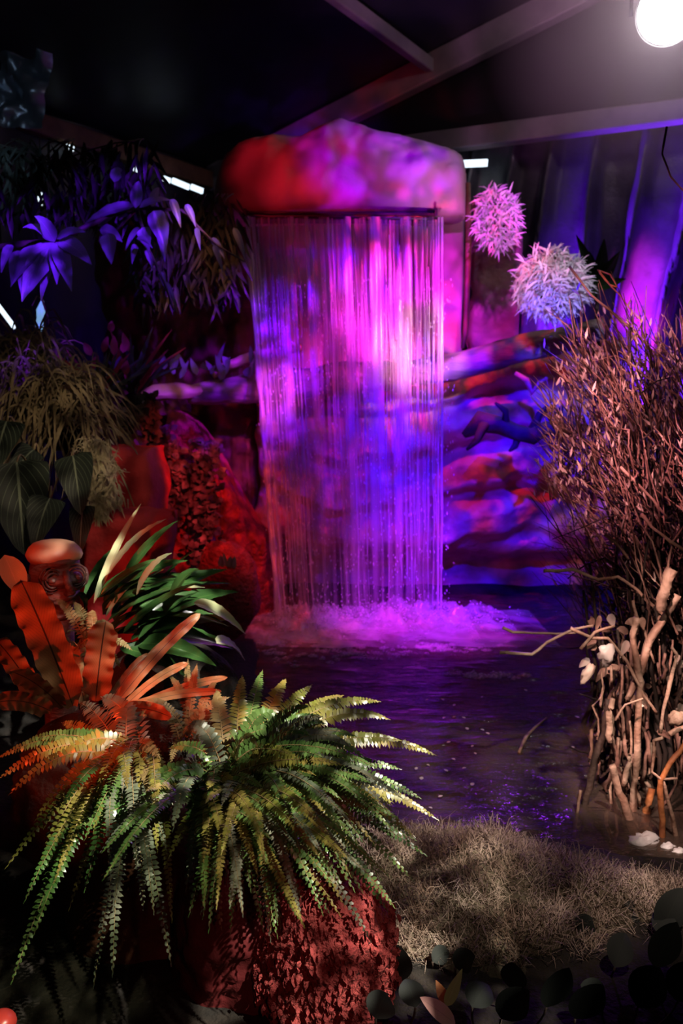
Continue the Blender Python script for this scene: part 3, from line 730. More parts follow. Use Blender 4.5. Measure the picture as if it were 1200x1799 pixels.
ex = [(R(590, 770), R(1400, 1640), R(1.5, 1.72), R(20, 26), random.choice((M_fern, M_fern, M_fern3, M_fern2)), R(.12, .2)) for i in range(34)]
ex = [q for q in ex if q[0] + .5 * (q[1] - 1400) < 790]
ex += [(R(360, 560), R(1380, 1480), R(1.45, 1.6), R(20, 26), random.choice((M_fern, M_fern3, M_fern2)), R(.06, .12)) for i in range(26)]
cluster(t, cr, ex, .06)
# second fern at left
cr2 = P(235, 1330, 1.8)
t2 = root('boston_fern', cr2, 'green fern at far left whose long fronds hang down towards the lower left corner', 'fern')
FL = [(2, 1365, 1.75, 26, M_fern2, .1), (20, 1392, 1.7, 26, M_fern2, .1), (14, 1520, 1.6, 24, M_fern2, .1), (22, 1722, 1.5, 30, M_fern, .12),
      (60, 1640, 1.5, 30, M_fern, .12), (150, 1560, 1.5, 30, M_fern, .1), (198, 1708, 1.45, 30, M_fern3, .12), (165, 1730, 1.5, 22, M_fern3, .1),
      (300, 1690, 1.45, 26, M_fern3, .12), (50, 1300, 1.85, 26, M_fern, .08), (110, 1270, 1.95, 26, M_fern2, .05), (140, 1235, 2.0, 30, M_fern3, .04),
      (180, 1225, 1.95, 34, M_fern3, .05), (225, 1240, 1.9, 30, M_fern3, .06), (265, 1400, 1.6, 26, M_sword, .08), (280, 1330, 1.65, 26, M_sword, .06),
      (80, 1450, 1.65, 24, M_fern2, .1), (120, 1500, 1.6, 26, M_fern, .1), (240, 1520, 1.5, 26, M_fern3, .1), (200, 1600, 1.5, 24, M_fern3, .1), (100, 1340, 1.75, 26, M_fern2, .08),
      (0, 1330, 1.85, 24, M_fern, .08), (45, 1580, 1.55, 24, M_fern, .1), (270, 1600, 1.45, 22, M_fern3, .1)]
cluster(t2, cr2, FL)
# bright frond in two offset lengths is the one at lower left; extra dim ones
ex = [(R(60, 320), R(1380, 1640), R(1.5, 1.75), R(20, 26), random.choice((M_fern, M_fern3, M_fern2)), R(.05, .12)) for i in range(30)]
cluster(t2, cr2, ex, .05)
# sword ferns lit orange behind
cr3 = P(330, 1300, 2.1)
t3 = root('sword_fern', cr3, 'small orange-red lit fern behind the big foreground fern, left of the water', 'fern')
cluster(t3, cr3, [(345, 1170, 2.2, 15, M_sword, .05), (380, 1195, 2.2, 15, M_sword, .05), (300, 1190, 2.2, 14, M_sword, .05), (400, 1225, 2.15, 16, M_sword, .05), (370, 1260, 2.1, 16, M_sword, .05),
                  (290, 1250, 2.1, 15, M_sword, .05), (330, 1160, 2.3, 12, M_sword, .05), (260, 1230, 2.1, 14, M_sword, .05), (350, 1330, 2.0, 15, M_sword, .05), (300, 1340, 2.0, 15, M_sword, .05)], .03)
cr4 = P(150, 1140, 2.35)
t4 = root('sword_fern', cr4, 'small fern glowing red orange right below the carved wooden head', 'fern')
cluster(t4, cr4, [(100, 1055, 2.3, 16, M_sword, .04), (130, 1060, 2.35, 16, M_sword, .04), (160, 1075, 2.35, 16, M_sword, .04), (185, 1090, 2.3, 16, M_sword, .04), (205, 1120, 2.3, 16, M_sword, .04),
                  (120, 1110, 2.2, 16, M_sword, .04), (60, 1120, 2.2, 15, M_sword, .04), (90, 1170, 2.2, 16, M_sword, .03), (210, 1170, 2.2, 15, M_sword, .04), (150, 1170, 2.15, 18, M_sword, .03), (230, 1140, 2.3, 14, M_sword, .04)], .03)

# ------------------------------------------------------------ bird's nest fern
t = root('nest_fern', P(150, 1240, 2.15), 'wavy-edged strap-leaved fern glowing orange below the carved head', 'fern')
for a, b, w_, Y0, Y1 in (((128, 1240), (36, 1018), 66, 2.15, 2.05), ((168, 1232), (186, 1092), 52, 2.15, 2.15), ((70, 1235), (-12, 1120), 40, 2.1, 1.95), ((205, 1235), (352, 1078), 20, 2.15, 2.3),
                         ((215, 1245), (330, 1165), 15, 2.15, 2.2), ((190, 1240), (262, 1150), 17, 2.15, 2.25), ((215, 1255), (400, 1190), 14, 2.15, 2.2), ((200, 1240), (300, 1120), 14, 2.2, 2.3), ((205, 1250), (390, 1215), 14, 2.1, 2.15), ((110, 1245), (20, 1180), 34, 2.15, 1.9),
                         ((150, 1240), (118, 1130), 34, 2.25, 2.4), ((200, 1250), (300, 1260), 26, 2.1, 1.9), ((90, 1250), (-10, 1235), 34, 2.1, 1.95)):
    leafpx(t, a, b, w_, Y0, Y1, M_nest, shape=SH_STRAP, wave=.12, nw=6, nv=36, nu=6, fold=.18, nrm=V((.1, -1, .35)), arch=.015)

# glossy lance leaves (green, pale tips) behind
t = root('glossy_plant', P(215, 1110, 2.6), 'clump of long glossy dark green leaves with pale highlights left of the pond', 'plant')
GLV = [((165, 1060), (248, 885), 20, M_paleleaf), ((190, 1010), (292, 912), 34, M_paleleaf), ((215, 1020), (312, 915), 24, M_glossleaf), ((170, 1050), (330, 985), 46, M_glossleaf),
       ((240, 1045), (302, 972), 34, M_paleleaf), ((200, 1060), (350, 1010), 50, M_glossleaf), ((230, 1075), (400, 1000), 44, M_glossleaf), ((250, 1090), (420, 1040), 44, M_glossleaf),
       ((340, 1060), (432, 1115), 34, M_paleleaf), ((240, 1110), (400, 1090), 60, M_glossleaf), ((250, 1120), (410, 1140), 60, M_glossleaf), ((240, 1130), (380, 1170), 50, M_glossleaf),
       ((180, 1080), (270, 1000), 50, M_glossleaf), ((200, 1090), (260, 1040), 40, M_glossleaf), ((150, 1060), (205, 960), 30, M_glossleaf), ((150, 1080), (140, 1040), 20, M_glossleaf),
       ((300, 1050), (350, 1000), 26, M_glossleaf), ((380, 1130), (430, 1160), 40, M_paleleaf), ((210, 1140), (330, 1190), 44, M_glossleaf), ((260, 1070), (380, 1055), 40, M_glossleaf)]
for i in range(26):
    x0, y0_ = R(170, 260), R(1040, 1130); g = R(-.15, .95); l = R(60, 190)
    GLV.append(((x0, y0_), (min(425, x0 + l * math.cos(g)), y0_ - l * math.sin(g) * .8), R(12, 26), random.choice((M_glossleaf, M_glossleaf, M_glossleaf, M_paleleaf))))
for a, b, w_, mt in GLV:
    w_ *= .8; y0 = R(2.45, 2.7); leafpx(t, a, b, w_, y0, y0 + R(-.15, .25), mt, shape=SH_LANCE, fold=.35, wave=.03, nv=14, nu=4, arch=.02, nrm=V((R(-.3, .3), -.6, .8)))
leafpx(t, (8, 975), (40, 1050), 46, 2.2, 2.15, M_paleleaf, shape=SH_OVAL, nrm=V((.6, -.7, .4)))

# carved head
hc = P(98, 1012, 2.55)
t = root('carved_head', hc + V((0, 0, -.14)), 'carved wooden head with a flat rounded cap, lit orange at left', 'statue')
m = MB()
def headfn(u, v):
    a = 2 * PI * u; z = -.13 + .20 * v; k = [.045, .05, .055, .065, .075, .079, .077, .072, .062]
    i = v * 8; lo = int(min(7, i)); r = k[lo] + (k[lo + 1] - k[lo]) * (i - lo)
    d = V((math.cos(a), math.sin(a) * 1.0, 0)); face = max(0, d.x * .6 - d.y * .8)      # faces front right
    r *= 1 + .18 * face ** 6 * (1 if .15 < v < .8 else .3)
    r += .012 * face ** 2 * math.sin(v * 22)
    return hc + d * r + V((0, 0, z))
m.grid(28, 24, headfn, wrap=True, cap=True); m.build('head', M_wood, t)
m = MB(); m.ell(hc + V((-.002, 0, .070)), (.084, .08, .044), nu=24, nv=12, d=.08); o = m.build('cap', M_capwood, t); o['label'] = 'smooth orange-lit cap'
fd = V((.6, -.8, 0)); fs = V((.8, .6, 0))
for s in (-1, 1):
    m = MB(); m.ell(hc + fd * .080 + fs * s * .036 + V((0, 0, .004)), (.014, .014, .01)); ey = m.build('eye', M_wood, t)
    for k_, rr in enumerate((.020, .028, .036)):
        m = MB(); c0 = hc + fd * (.084 - k_ * .003) + fs * s * .036 + V((0, 0, .004))
        m.tube([c0 + fs * math.cos(g) * rr + V((0, 0, math.sin(g) * rr * 1.1)) - fd * (rr * rr * 8) for g in [i / 20 * 2 * PI for i in range(21)]], .0034, 5, cap=False)
        m.build('eye_ring', M_wood, ey)
    m = MB(); m.ell(hc + fs * s * .088 + V((0, 0, -.01)), (.014, .014, .03)); m.build('ear', M_wood, t)
m = MB(); m.tube([hc + fd * .09 + V((0, 0, .03)), hc + fd * .108 + V((0, 0, 0)), hc + fd * .118 + V((0, 0, -.028)), hc + fd * .09 + V((0, 0, -.036))], [.009, .012, .018, .01], 8); m.build('nose', M_wood, t)
for dz in (-.058, -.072):
    m = MB(); m.tube([hc + fd * (.082 - .012 * abs(x) ** 2) + fs * x * .032 + V((0, 0, dz + .006 * abs(x))) for x in (-1, -.5, 0, .5, 1)], [.004, .008, .009, .008, .004], 6); m.build('lip', M_wood, t)
m = MB(); m.tube([hc + V((0, 0, -.12)), hc + V((0, 0, -.25)), V((hc.x, hc.y, .03))], [.05, .045, .06], 14); m.build('stand', M_wood, t)

# ------------------------------------------------------------ left bank: pillar, mound, pedestal rocks
def boulder(name, c, r, mt, label, d=.25, nu=40, nv=26, sub=None):
    m = MB(); m.ell(c, r, nu=nu, nv=nv, d=d)
    o = m.build(name, mt); tag(o, label, 'rock'); return o
slab('terracotta_pillar', P(168, 850, 3.6).x, P(262, 850, 3.6).x, -.02, P(200, 788, 3.6).z, 3.75, lambda x, z: .03 * fbm(x * 5, z * 4, 2), M_terra, 'plain terracotta red pillar between the moss clump and creepers', 'pillar', 20, 40, edge=.06)
slab('terracotta_block', P(120, 900, 3.4).x, P(300, 900, 3.4).x, -.02, P(200, 905, 3.4).z, 3.5, lambda x, z: .04 * fbm(x * 5, z * 4, 6), M_terra, 'broad terracotta red block at the foot of the pillar', 'pillar', 24, 24, edge=.08, back=.06)
slab('red_bank', P(265, 850, 4.75).x, P(470, 850, 4.75).x, -.02, P(300, 722, 4.8).z, 5.2,
     lambda x, z: .35 * (1 - sm(.15, 1.1, z)) * sm(-1.3, -.9, x) * (1 - sm(-.75, -.42, x)) + .07 * fbm(x * 6, z * 5, 3) + .02 * fbm(x * 20, z * 20), M_crust, 'rough red-lit rock bank left of the waterfall base', 'rock', 90, 90,
     topfn=lambda x: P(300, 722, 4.8).z - .75 * sm(-1.0, -.42, x))
m = MB()
pc = P(395, 985, 4.3); m.ell(pc + V((0, 0.02, -.16)), (.17, .15, .25), nu=26, nv=16, d=.15); tag(m.build('red_boulder', M_crust), 'red rounded boulder at the left water edge near the waterfall foot', 'rock')
# pedestals for the ferns
m = MB()
pcx = P(560, 1640, 1.62)
def ped(cx, cy, top, rx, ry, sx=.0):
    def fn(u, v):
        a = 2 * PI * u; z = top * v; k = (1 - (max(0, v - .35) / .65) ** 2.2) ** .5 if v > .35 else 1
        k = k * .98 + .02; n_ = 1 + .14 * fbm(math.cos(a) * 1.5 + cx * 9, math.sin(a) * 1.5, z * 6)
        n_ += .05 * fbm(math.cos(a) * 9, math.sin(a) * 9 + cx * 9, z * 30)
        return V((cx + sx * v + math.cos(a) * rx * k * n_, cy + math.sin(a) * ry * k * n_, z))
    return fn
m.grid(110, 90, ped(-.02, 1.72, P(540, 1560, 1.62).z, .155, .15, -.03), wrap=True, cap=True)
cro = tag(m.build('crusty_rock', M_crust), 'rough crusted red rock below the big fern at the bottom', 'rock')
def flakes(par, mesh_mb, nfl, size, keep):
    fm = MB()
    vs = [p for p in mesh_mb.v if keep(p)]
    for i in range(nfl):
        p = random.choice(vs) + V((R(-1, 1), R(-1, 1), R(-1, 1))) * size * .5
        l = R(.5, 1.2) * size; a = V((R(-.5, .5), R(-.9, .1), -1)).normalized(); leaf(fm, p, p + a * l, l * R(.35, .7), nrm=V((R(-.8, .8), -1, R(-.2, .9))), nv=3, nu=2, arch=l * .12)
    o = fm.build('crust_flakes', M_crust, par); o['kind'] = 'stuff'
flakes(cro, m, 1500, .022, lambda p: p.y < 1.76 and p.z > .08)
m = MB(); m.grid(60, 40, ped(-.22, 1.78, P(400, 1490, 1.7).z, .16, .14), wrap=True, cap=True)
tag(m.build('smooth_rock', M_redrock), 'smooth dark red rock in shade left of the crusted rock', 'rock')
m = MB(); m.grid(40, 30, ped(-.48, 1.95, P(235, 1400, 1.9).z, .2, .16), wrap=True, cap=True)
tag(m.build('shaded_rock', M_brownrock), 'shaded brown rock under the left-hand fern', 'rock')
m = MB(); m.grid(40, 30, ped(-.62, 2.35, P(120, 1250, 2.3).z, .34, .2), wrap=True, cap=True)
tag(m.build('planting_mound', M_soil), 'dark planting mound under the nest fern and carved head', 'mound')
m = MB(); m.grid(40, 30, ped(-.58, 2.75, P(240, 1120, 2.7).z, .26, .2), wrap=True, cap=True)
tag(m.build('planting_mound', M_soil), 'dark planting mound under the glossy leaved clump', 'mound')
c_ = P(2, 1797, 1.45)
m = MB(); m.ell(c_, (.028, .028, .022), nu=18, nv=12); m.build('bulb', mat('red_plastic', (.6, .05, .04), .3)); o = C.objects['bulb']
tag(o, 'small red rounded thing cut off by the lower left corner', 'ornament')
m = MB(); m.tube([V((c_.x, c_.y, ground(c_.x, c_.y))), c_], [.008, .01], 8); so = m.build('stake', M_bark, None); so.parent = o; so['label'] = 'dark stake'

# ------------------------------------------------------------ left bank plants
# shaggy grass-like curtain
for (px, py, Y, nb, L, lab) in ((50, 650, 3.9, 420, (.2, .5), 'shaggy dry grassy tuft at far left below the blue hanging leaves'),
                                (115, 700, 3.75, 460, (.15, .42), 'shaggy dry grassy tuft spilling above the big veined leaves')):
    t = root('shaggy_tuft', P(px, py, Y), lab, 'plant')
    m = MB(); blades(m, P(px, py, Y), nb, L, (.006, .012), .75, .9, 1.2, rb=.13, elev=(-.2, 1.2)); o = m.build('blades', M_grass, t); o['kind'] = 'stuff'
    m = MB(); m.ell(P(px, py, Y) + V((0, .05, -.1)), (.12, .1, .16), d=.4); m.build('root_ball', M_soil, t)
c0 = P(178, 845, 3.45)
t = root('moss_clump', c0, 'straw-coloured tuft of hanging moss against the terracotta pillar', 'moss')
m = MB()
for i in range(900):
    px = 178 + random.gauss(0, 14) + (0); py = R(770, 900); px += (py - 830) * .18
    if py > 880: px = 172 + random.gauss(0, 9)
    p = P(px, py, 3.45 + R(-.06, .06)); leaf(m, p, p + V((R(-.05, .05), R(-.04, .02), R(-.09, .01))), .006, arch=R(-.015, .02), shape=SH_LANCE, nv=3, nu=1, fold=0)
m.build('strands', M_straw, t)['kind'] = 'stuff'
# big veined anthurium leaves
t = root('veined_plant', P(70, 830, 3.1), 'plant with big dark heart-shaped leaves and pale veins at far left', 'plant')
for a, b, w_, Y in (((30, 812), (42, 975), 110, 3.1), ((128, 800), (142, 905), 66, 3.05), ((88, 875), (60, 965), 62, 3.0), ((146, 890), (140, 975), 44, 3.0), ((12, 740), (-10, 830), 70, 3.2), ((60, 790), (20, 850), 50, 3.25)):
    leafpx(t, a, b, w_, Y, Y - .12, M_anth, shape=SH_HEART, fold=.12, nv=14, nu=6, nrm=V((.1, -1, .3)), arch=.02)
    m = MB(); q = P(a[0], a[1], Y); m.tube(bez(q, q + V((0, .05, .10)), P(80, 900, 3.3), 8), .004, 5); m.build('stalk', M_grass, t)
# bromeliads
bi = 0
for (px, py, Y, k, lab) in ((175, 700, 4.0, 26, 'spiky bromeliad with red and violet lit leaves at left'), (235, 690, 4.2, 24, 'spiky bromeliad above the left end of the log')):
    t = root('bromeliad', P(px, py, Y), lab, 'bromeliad')
    for i in range(k):
        a = R(0, 2 * PI); e = R(.35, 1.25); l = R(.18, .38); p0 = P(px, py, Y) + V((R(-.03, .03), R(-.03, .03), 0))
        d_ = V((math.cos(a) * math.cos(e), math.sin(a) * math.cos(e), math.sin(e)))
        m = MB(); leaf(m, p0, p0 + d_ * l, R(.016, .03), nrm=V((0, -1, .5)), arch=.01, shape=SH_LANCE, fold=.3, nv=7, nu=2); m.build('leaf', M_bromred if random.random() < .18 else M_brom, t)
    for i in range(5):
        p = P(px, py, Y) + V((R(-.13, .13), R(-.1, .05), R(.1, .32))); m = MB()
        leaf(m, p, p + V((R(-.04, .04), 0, R(.05, .09))), .035, nrm=V((0, -1, .2)), shape=SH_OVAL); m.build('bract', M_bromred, t)
    m = MB(); m.ell(P(px, py, Y) + V((0, .02, -.06)), (.06, .06, .07), d=.3); m.build('root_ball', M_soil, t)
# creepers hanging from pots
def creeper(px, py0, py1, Y, wpx, nst, lab, mt, lw=(.03, .06)):
    t = root('creeper', P(px, py0, Y), lab, 'creeper')
    m = MB(); lf = MB()
    for i in range(nst):
        x = px + R(-.5, .5) * wpx; ps = []
        n_ = 12; e = R(.6, 1)
        for j in range(n_ + 1):
            py = py0 + (py1 - py0) * e * j / n_; ps.append(P(x + 6 * noise.noise(V((i, j * .4, 0))), py, Y + .1 - .12 * math.sin(min(1, j / 5) * PI / 2) + .05 * noise.noise(V((i, j * .3, 5)))))
        m.tube(ps, .0022, 4)
        for q in range(24):
            k = R(0, n_ - .01); p = ps[int(k)].lerp(ps[int(k) + 1], k % 1); dr = V((R(-1, 1), R(-1, .3), R(-.8, .4))).normalized()
            l = R(*lw); leaf(lf, p, p + dr * l, l * .7, nrm=V((R(-.5, .5), -1, R(-.2, .8))), nv=3, nu=2)
    m.build('stems', M_bark, t); lf.build('foliage', mt, t)['kind'] = 'stuff'
creeper(285, 750, 950, 4.85, 60, 14, 'dark small-leaved creeper hanging right of the terracotta pillar', M_creep)
creeper(345, 775, 1000, 4.75, 90, 20, 'reddish small-leaved creeper hanging down the red bank', M_creep2, (.03, .065))
creeper(245, 700, 800, 4.15, 60, 9, 'short dark creeper below the bromeliads', M_creep)
# small pale sprouts by the boulder
t = root('sprout', P(398, 990, 4.15), 'few pale green upright sprouts on the red boulder by the waterfall', 'plant')
for x in (388, 396, 402, 410):
    leafpx(t, (x, 1000), (x + R(-3, 5), R(970, 980)), 10, 4.22, 4.15, M_paleleaf, nrm=V((0, -1, .2)))

# hanging leaves lit blue, upper left
t = root('broadleaf_plant', P(95, 425, 3.5), 'plant with long drooping broad leaves lit blue violet at far upper left', 'plant')
for a, b, w_ in (((95, 425), (38, 530), 44), ((75, 430), (18, 505), 26), ((92, 430), (72, 530), 22), ((98, 425), (126, 512), 30), ((100, 425), (100, 500), 26), ((104, 422), (162, 466), 30),
                 ((100, 420), (150, 408), 18), ((60, 430), (40, 530), 40), ((20, 430), (2, 480), 16), ((30, 440), (20, 500), 18), ((96, 425), (60, 380), 26), ((90, 420), (40, 400), 24)):
    leafpx(t, a, b, w_, 3.5, 3.4 + R(-.06, .06), M_blueleaf, shape=SH_LANCE, fold=.25, wave=.03, arch=.015, nrm=V((R(-.3, .3), -1, .5)))
m = MB(); m.tube([P(-30, 440, 3.6), P(40, 430, 3.6), P(95, 424, 3.55), P(190, 380, 3.7), P(250, 362, 3.75)], [.014, .013, .011, .01, .008], 7, .5); m.build('stem', M_bark, t)
t = root('broadleaf_plant', P(240, 365, 3.7), 'blue violet lit leafy plant under the roof slits, left of the rock cap', 'plant')
for a, b, w_ in (((236, 362), (150, 392), 22), ((205, 365), (172, 405), 26), ((225, 368), (210, 388), 26), ((238, 366), (244, 318), 20), ((245, 365), (300, 352), 14), ((190, 410), (196, 465), 30),
                 ((175, 405), (215, 425), 22), ((246, 400), (220, 440), 10), ((250, 400), (262, 445), 24), ((240, 420), (268, 436), 9), ((270, 370), (292, 440), 34), ((268, 365), (280, 330), 18),
                 ((300, 350), (318, 400), 14), ((325, 360), (344, 400), 12), ((280, 400), (290, 460), 16), ((240, 430), (232, 464), 12), ((255, 440), (270, 478), 9), ((278, 480), (292, 510), 12), ((292, 495), (312, 552), 7),
                 ((282, 410), (286, 458), 14), ((200, 320), (215, 300), 20), ((345, 400), (352, 440), 10), ((370, 420), (395, 455), 12), ((410, 400), (432, 460), 12), ((375, 430), (392, 480), 10)):
    leafpx(t, a, b, w_, 3.7 + R(-.08, .08), None, M_blueleaf, shape=SH_LANCE, fold=.3, wave=.03, arch=.015, nrm=V((R(-.4, .4), -1, R(.1, .8))))
for q in (((240, 365), (262, 440), (290, 500), (305, 545)), ((245, 365), (320, 370), (380, 430), (430, 460)), ((240, 365), (200, 410), (180, 400), (160, 400))):
    m = MB(); m.tube([P(x, y, 3.75) for x, y in q], [.008, .006, .005, .003], 6, .4); m.build('stem', M_bark, t)
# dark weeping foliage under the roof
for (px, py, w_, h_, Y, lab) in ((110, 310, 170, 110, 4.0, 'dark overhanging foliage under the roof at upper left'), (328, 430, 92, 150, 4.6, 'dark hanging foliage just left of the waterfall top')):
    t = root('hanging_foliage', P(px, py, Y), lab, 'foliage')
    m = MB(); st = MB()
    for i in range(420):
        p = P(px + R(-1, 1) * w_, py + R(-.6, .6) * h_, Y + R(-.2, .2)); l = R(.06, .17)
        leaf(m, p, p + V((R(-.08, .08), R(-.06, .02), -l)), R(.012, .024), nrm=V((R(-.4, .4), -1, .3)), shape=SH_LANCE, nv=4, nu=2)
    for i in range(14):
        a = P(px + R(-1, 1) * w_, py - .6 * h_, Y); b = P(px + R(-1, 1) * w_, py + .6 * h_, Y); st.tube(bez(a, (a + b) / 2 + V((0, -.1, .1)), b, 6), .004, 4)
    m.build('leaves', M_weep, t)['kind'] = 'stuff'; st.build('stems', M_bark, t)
# small violet leaved plants on the log's left
t = root('ledge_plant', P(330, 640, 5.1), 'low plants lit violet along the ledge above the log, left of the fall', 'plant')
for i in range(26):
    x = R(275, 470); y = R(640, 668); leafpx(t, (x, y), (x + R(-16, 16), y - R(8, 40)), R(8, 16), 5.1, 5.05, M_blueleaf, nrm=V((R(-.4, .4), -1, .3)), shape=SH_LANCE, nv=5, nu=2)

# ------------------------------------------------------------ silvery clumps, right
def silver(px, py, wx, hy, Y, nb, lab, drop=1.0):
    t = root('silvery_clump', P(px, py, Y), lab, 'plant')
    m = MB()
    for i in range(nb):
        a = R(0, 2 * PI); r = R(0, 1) ** .5; x = px + wx * r * math.cos(a); y = py + hy * r * math.sin(a)
        p = P(x, y, Y + R(-.1, .08) - .08 * (1 - r)); l = R(.03, .085)
        dr = V((.4 * math.cos(a) + R(-.7, .7), R(-1.2, .1), -drop * R(-.3, 1.2) + .5 * (y < py) * R(0, 1))).normalized()
        leaf(m, p, p + dr * l, R(.005, .011), nrm=V((R(-.5, .5), -1, R(0, .8))), shape=SH_LANCE, nv=4, nu=2, arch=.006)
    m.build('leaflets', M_silver, t)['kind'] = 'stuff'
    m = MB(); m.ell(P(px, py, Y + .12), (wx * Y / F * .75, .1, hy * Y / F * .8), nu=16, nv=10, d=.3); m.build('core', M_shadetwig, t)
silver(872, 385, 36, 56, 5.0, 900, 'silvery leafy clump hanging high right of the rock cap')
silver(968, 500, 62, 62, 4.6, 1700, 'larger silvery white leafy clump above the right end of the log')
t = root('dark_broadleaf', P(1040, 490, 5.2), 'dark broad-leaved plant standing before the blue-lit curtain', 'plant')
for a, b, w_ in (((1045, 500), (1012, 412), 26), ((1050, 500), (1062, 418), 24), ((1048, 505), (1090, 440), 22), ((1045, 505), (1000, 460), 22), ((1050, 505), (1100, 490), 20), ((1046, 510), (1020, 520), 20), ((1050, 500), (1035, 440), 18)):
    leafpx(t, a, b, w_, 5.2, 5.1, M_glossleaf, shape=SH_LANCE, fold=.25, nrm=V((R(-.3, .3), -1, .4)))
m = MB(); m.tube([P(1048, 500, 5.2), P(1050, 600, 5.25), V((P(1050, 600, 5.25).x, 5.3, .0))], [.012, .015, .02], 7); m.build('stem', M_bark, t)

# ------------------------------------------------------------ brushwood, right
bc = P(1180, 1150, 3.1)
t = root('brushwood_bush', V((bc.x + .1, 3.1, -.1)), 'big bush of dry bare twigs filling the right side of the picture', 'bush')
def wig(p0, p1, sag, jit, n_=8):
    sd = R(0, 99); out = []
    for i in range(n_ + 1):
        s = i / n_; p = p0.lerp(p1, s) + V((0, 0, sag * 4 * s * (1 - s)))
        p += V((noise.noise(V((sd, s * 4, 0))), noise.noise(V((sd, s * 4, 9))) * .7, noise.noise(V((sd, s * 4, 20))))) * jit * math.sin(PI * min(1, s + .15))
        out.append(p)
    return out
M_TW = [M_twig, M_twig, M_twig, M_shadetwig]
tips = []
for i in range(235):
    q = random.random()
    if q < .30: tx, ty = R(955, 1080), R(560, 860)
    elif q < .5: tx, ty = R(1000, 1210), R(470, 640)
    elif q < .72: tx, ty = R(930, 1060), R(760, 1010)
    else: tx, ty = R(1040, 1230), R(600, 950)
    Y = R(2.75, 3.6); sx = R(1090, 1260); sy = R(900, 1250)
    if ty < 700: sy = R(760, 1050)
    p0 = P(sx, sy, Y + R(-.2, .2)); p1 = P(tx, ty, Y)
    m = MB(); pts = wig(p0, p1, R(-.05, .10), .07); r = R(.0018, .0045)
    m.tube(pts, [r * (1 - .7 * j / 8) for j in range(9)], 5); m.build('twig', random.choice(M_TW), t); tips.append(pts)
for i in range(60):         # loose fringe on the water side
    tx, ty = R(925, 1010), R(740, 1010); Y = R(2.8, 3.3)
    m = MB(); pts = wig(P(tx + R(90, 190), ty + R(80, 260), Y), P(tx, ty, Y), R(-.02, .06), .05); r = R(.0016, .0034)
    m.tube(pts, [r * (1 - .7 * j / 8) for j in range(9)], 5); m.build('twig', M_twig, t); tips.append(pts)
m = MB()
for i in range(700):        # near-black inner twigs, the bush's inner shade put into their colour
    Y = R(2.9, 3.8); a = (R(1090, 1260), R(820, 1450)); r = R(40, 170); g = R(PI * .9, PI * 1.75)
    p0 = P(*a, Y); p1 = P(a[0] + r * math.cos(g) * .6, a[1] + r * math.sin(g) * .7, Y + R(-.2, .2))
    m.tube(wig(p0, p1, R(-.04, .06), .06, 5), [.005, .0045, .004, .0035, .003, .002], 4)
m.build('inner_twigs', M_shadetwig, t)['kind'] = 'stuff'
m = MB()
for i in range(850):       # fine upright sprays on top
    x = R(965, 1230); y = R(560, 880)
    if y < 600 + 60 * fbm(x * .03, 0) or (x < 1000 and y < 700): continue
    Y = R(2.8, 3.5); l = R(.06, .16); p = P(x, y, Y); g = R(.45, .8) * PI
    m.tube(wig(p, p + V((math.cos(g) * l, R(-.03, .03), math.sin(g) * l)), .005, .01, 3), [.0028, .0026, .002, .001], 3)
m.build('fine_sprays', M_twig, t)['kind'] = 'stuff'
m = MB()
for i in range(850):       # dry leaflets
    if random.random() < .55:
        pts = random.choice(tips); k = random.randint(3, 7); p = pts[k].lerp(pts[k + 1], R(0, 1))
    else: p = P(R(975, 1210), R(630, 860), R(2.75, 3.4))
    g = R(.35, .8) * PI; l = R(.014, .04)
    leaf(m, p, p + V((math.cos(g) * l, R(-.01, .01), math.sin(g) * l)), l * .2, nrm=V((R(-.6, .6), -1, R(-.2, .6))), nv=3, nu=1, shape=SH_LANCE)
m.build('dry_leaflets', M_bud, t)['kind'] = 'stuff'
m = MB(); m.ell(P(1235, 1010, 3.7), (.34, .3, .6), nu=30, nv=20, d=.5); m.build('shade_core', M_shadetwig, t)  # dark blob put in for the shade deep inside the bush
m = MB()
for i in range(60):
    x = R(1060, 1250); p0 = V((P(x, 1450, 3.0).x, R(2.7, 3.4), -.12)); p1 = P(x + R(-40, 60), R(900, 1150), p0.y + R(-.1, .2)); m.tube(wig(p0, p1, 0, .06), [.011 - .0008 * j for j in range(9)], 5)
m.build('stems', M_shadetwig, t)['kind'] = 'stuff'
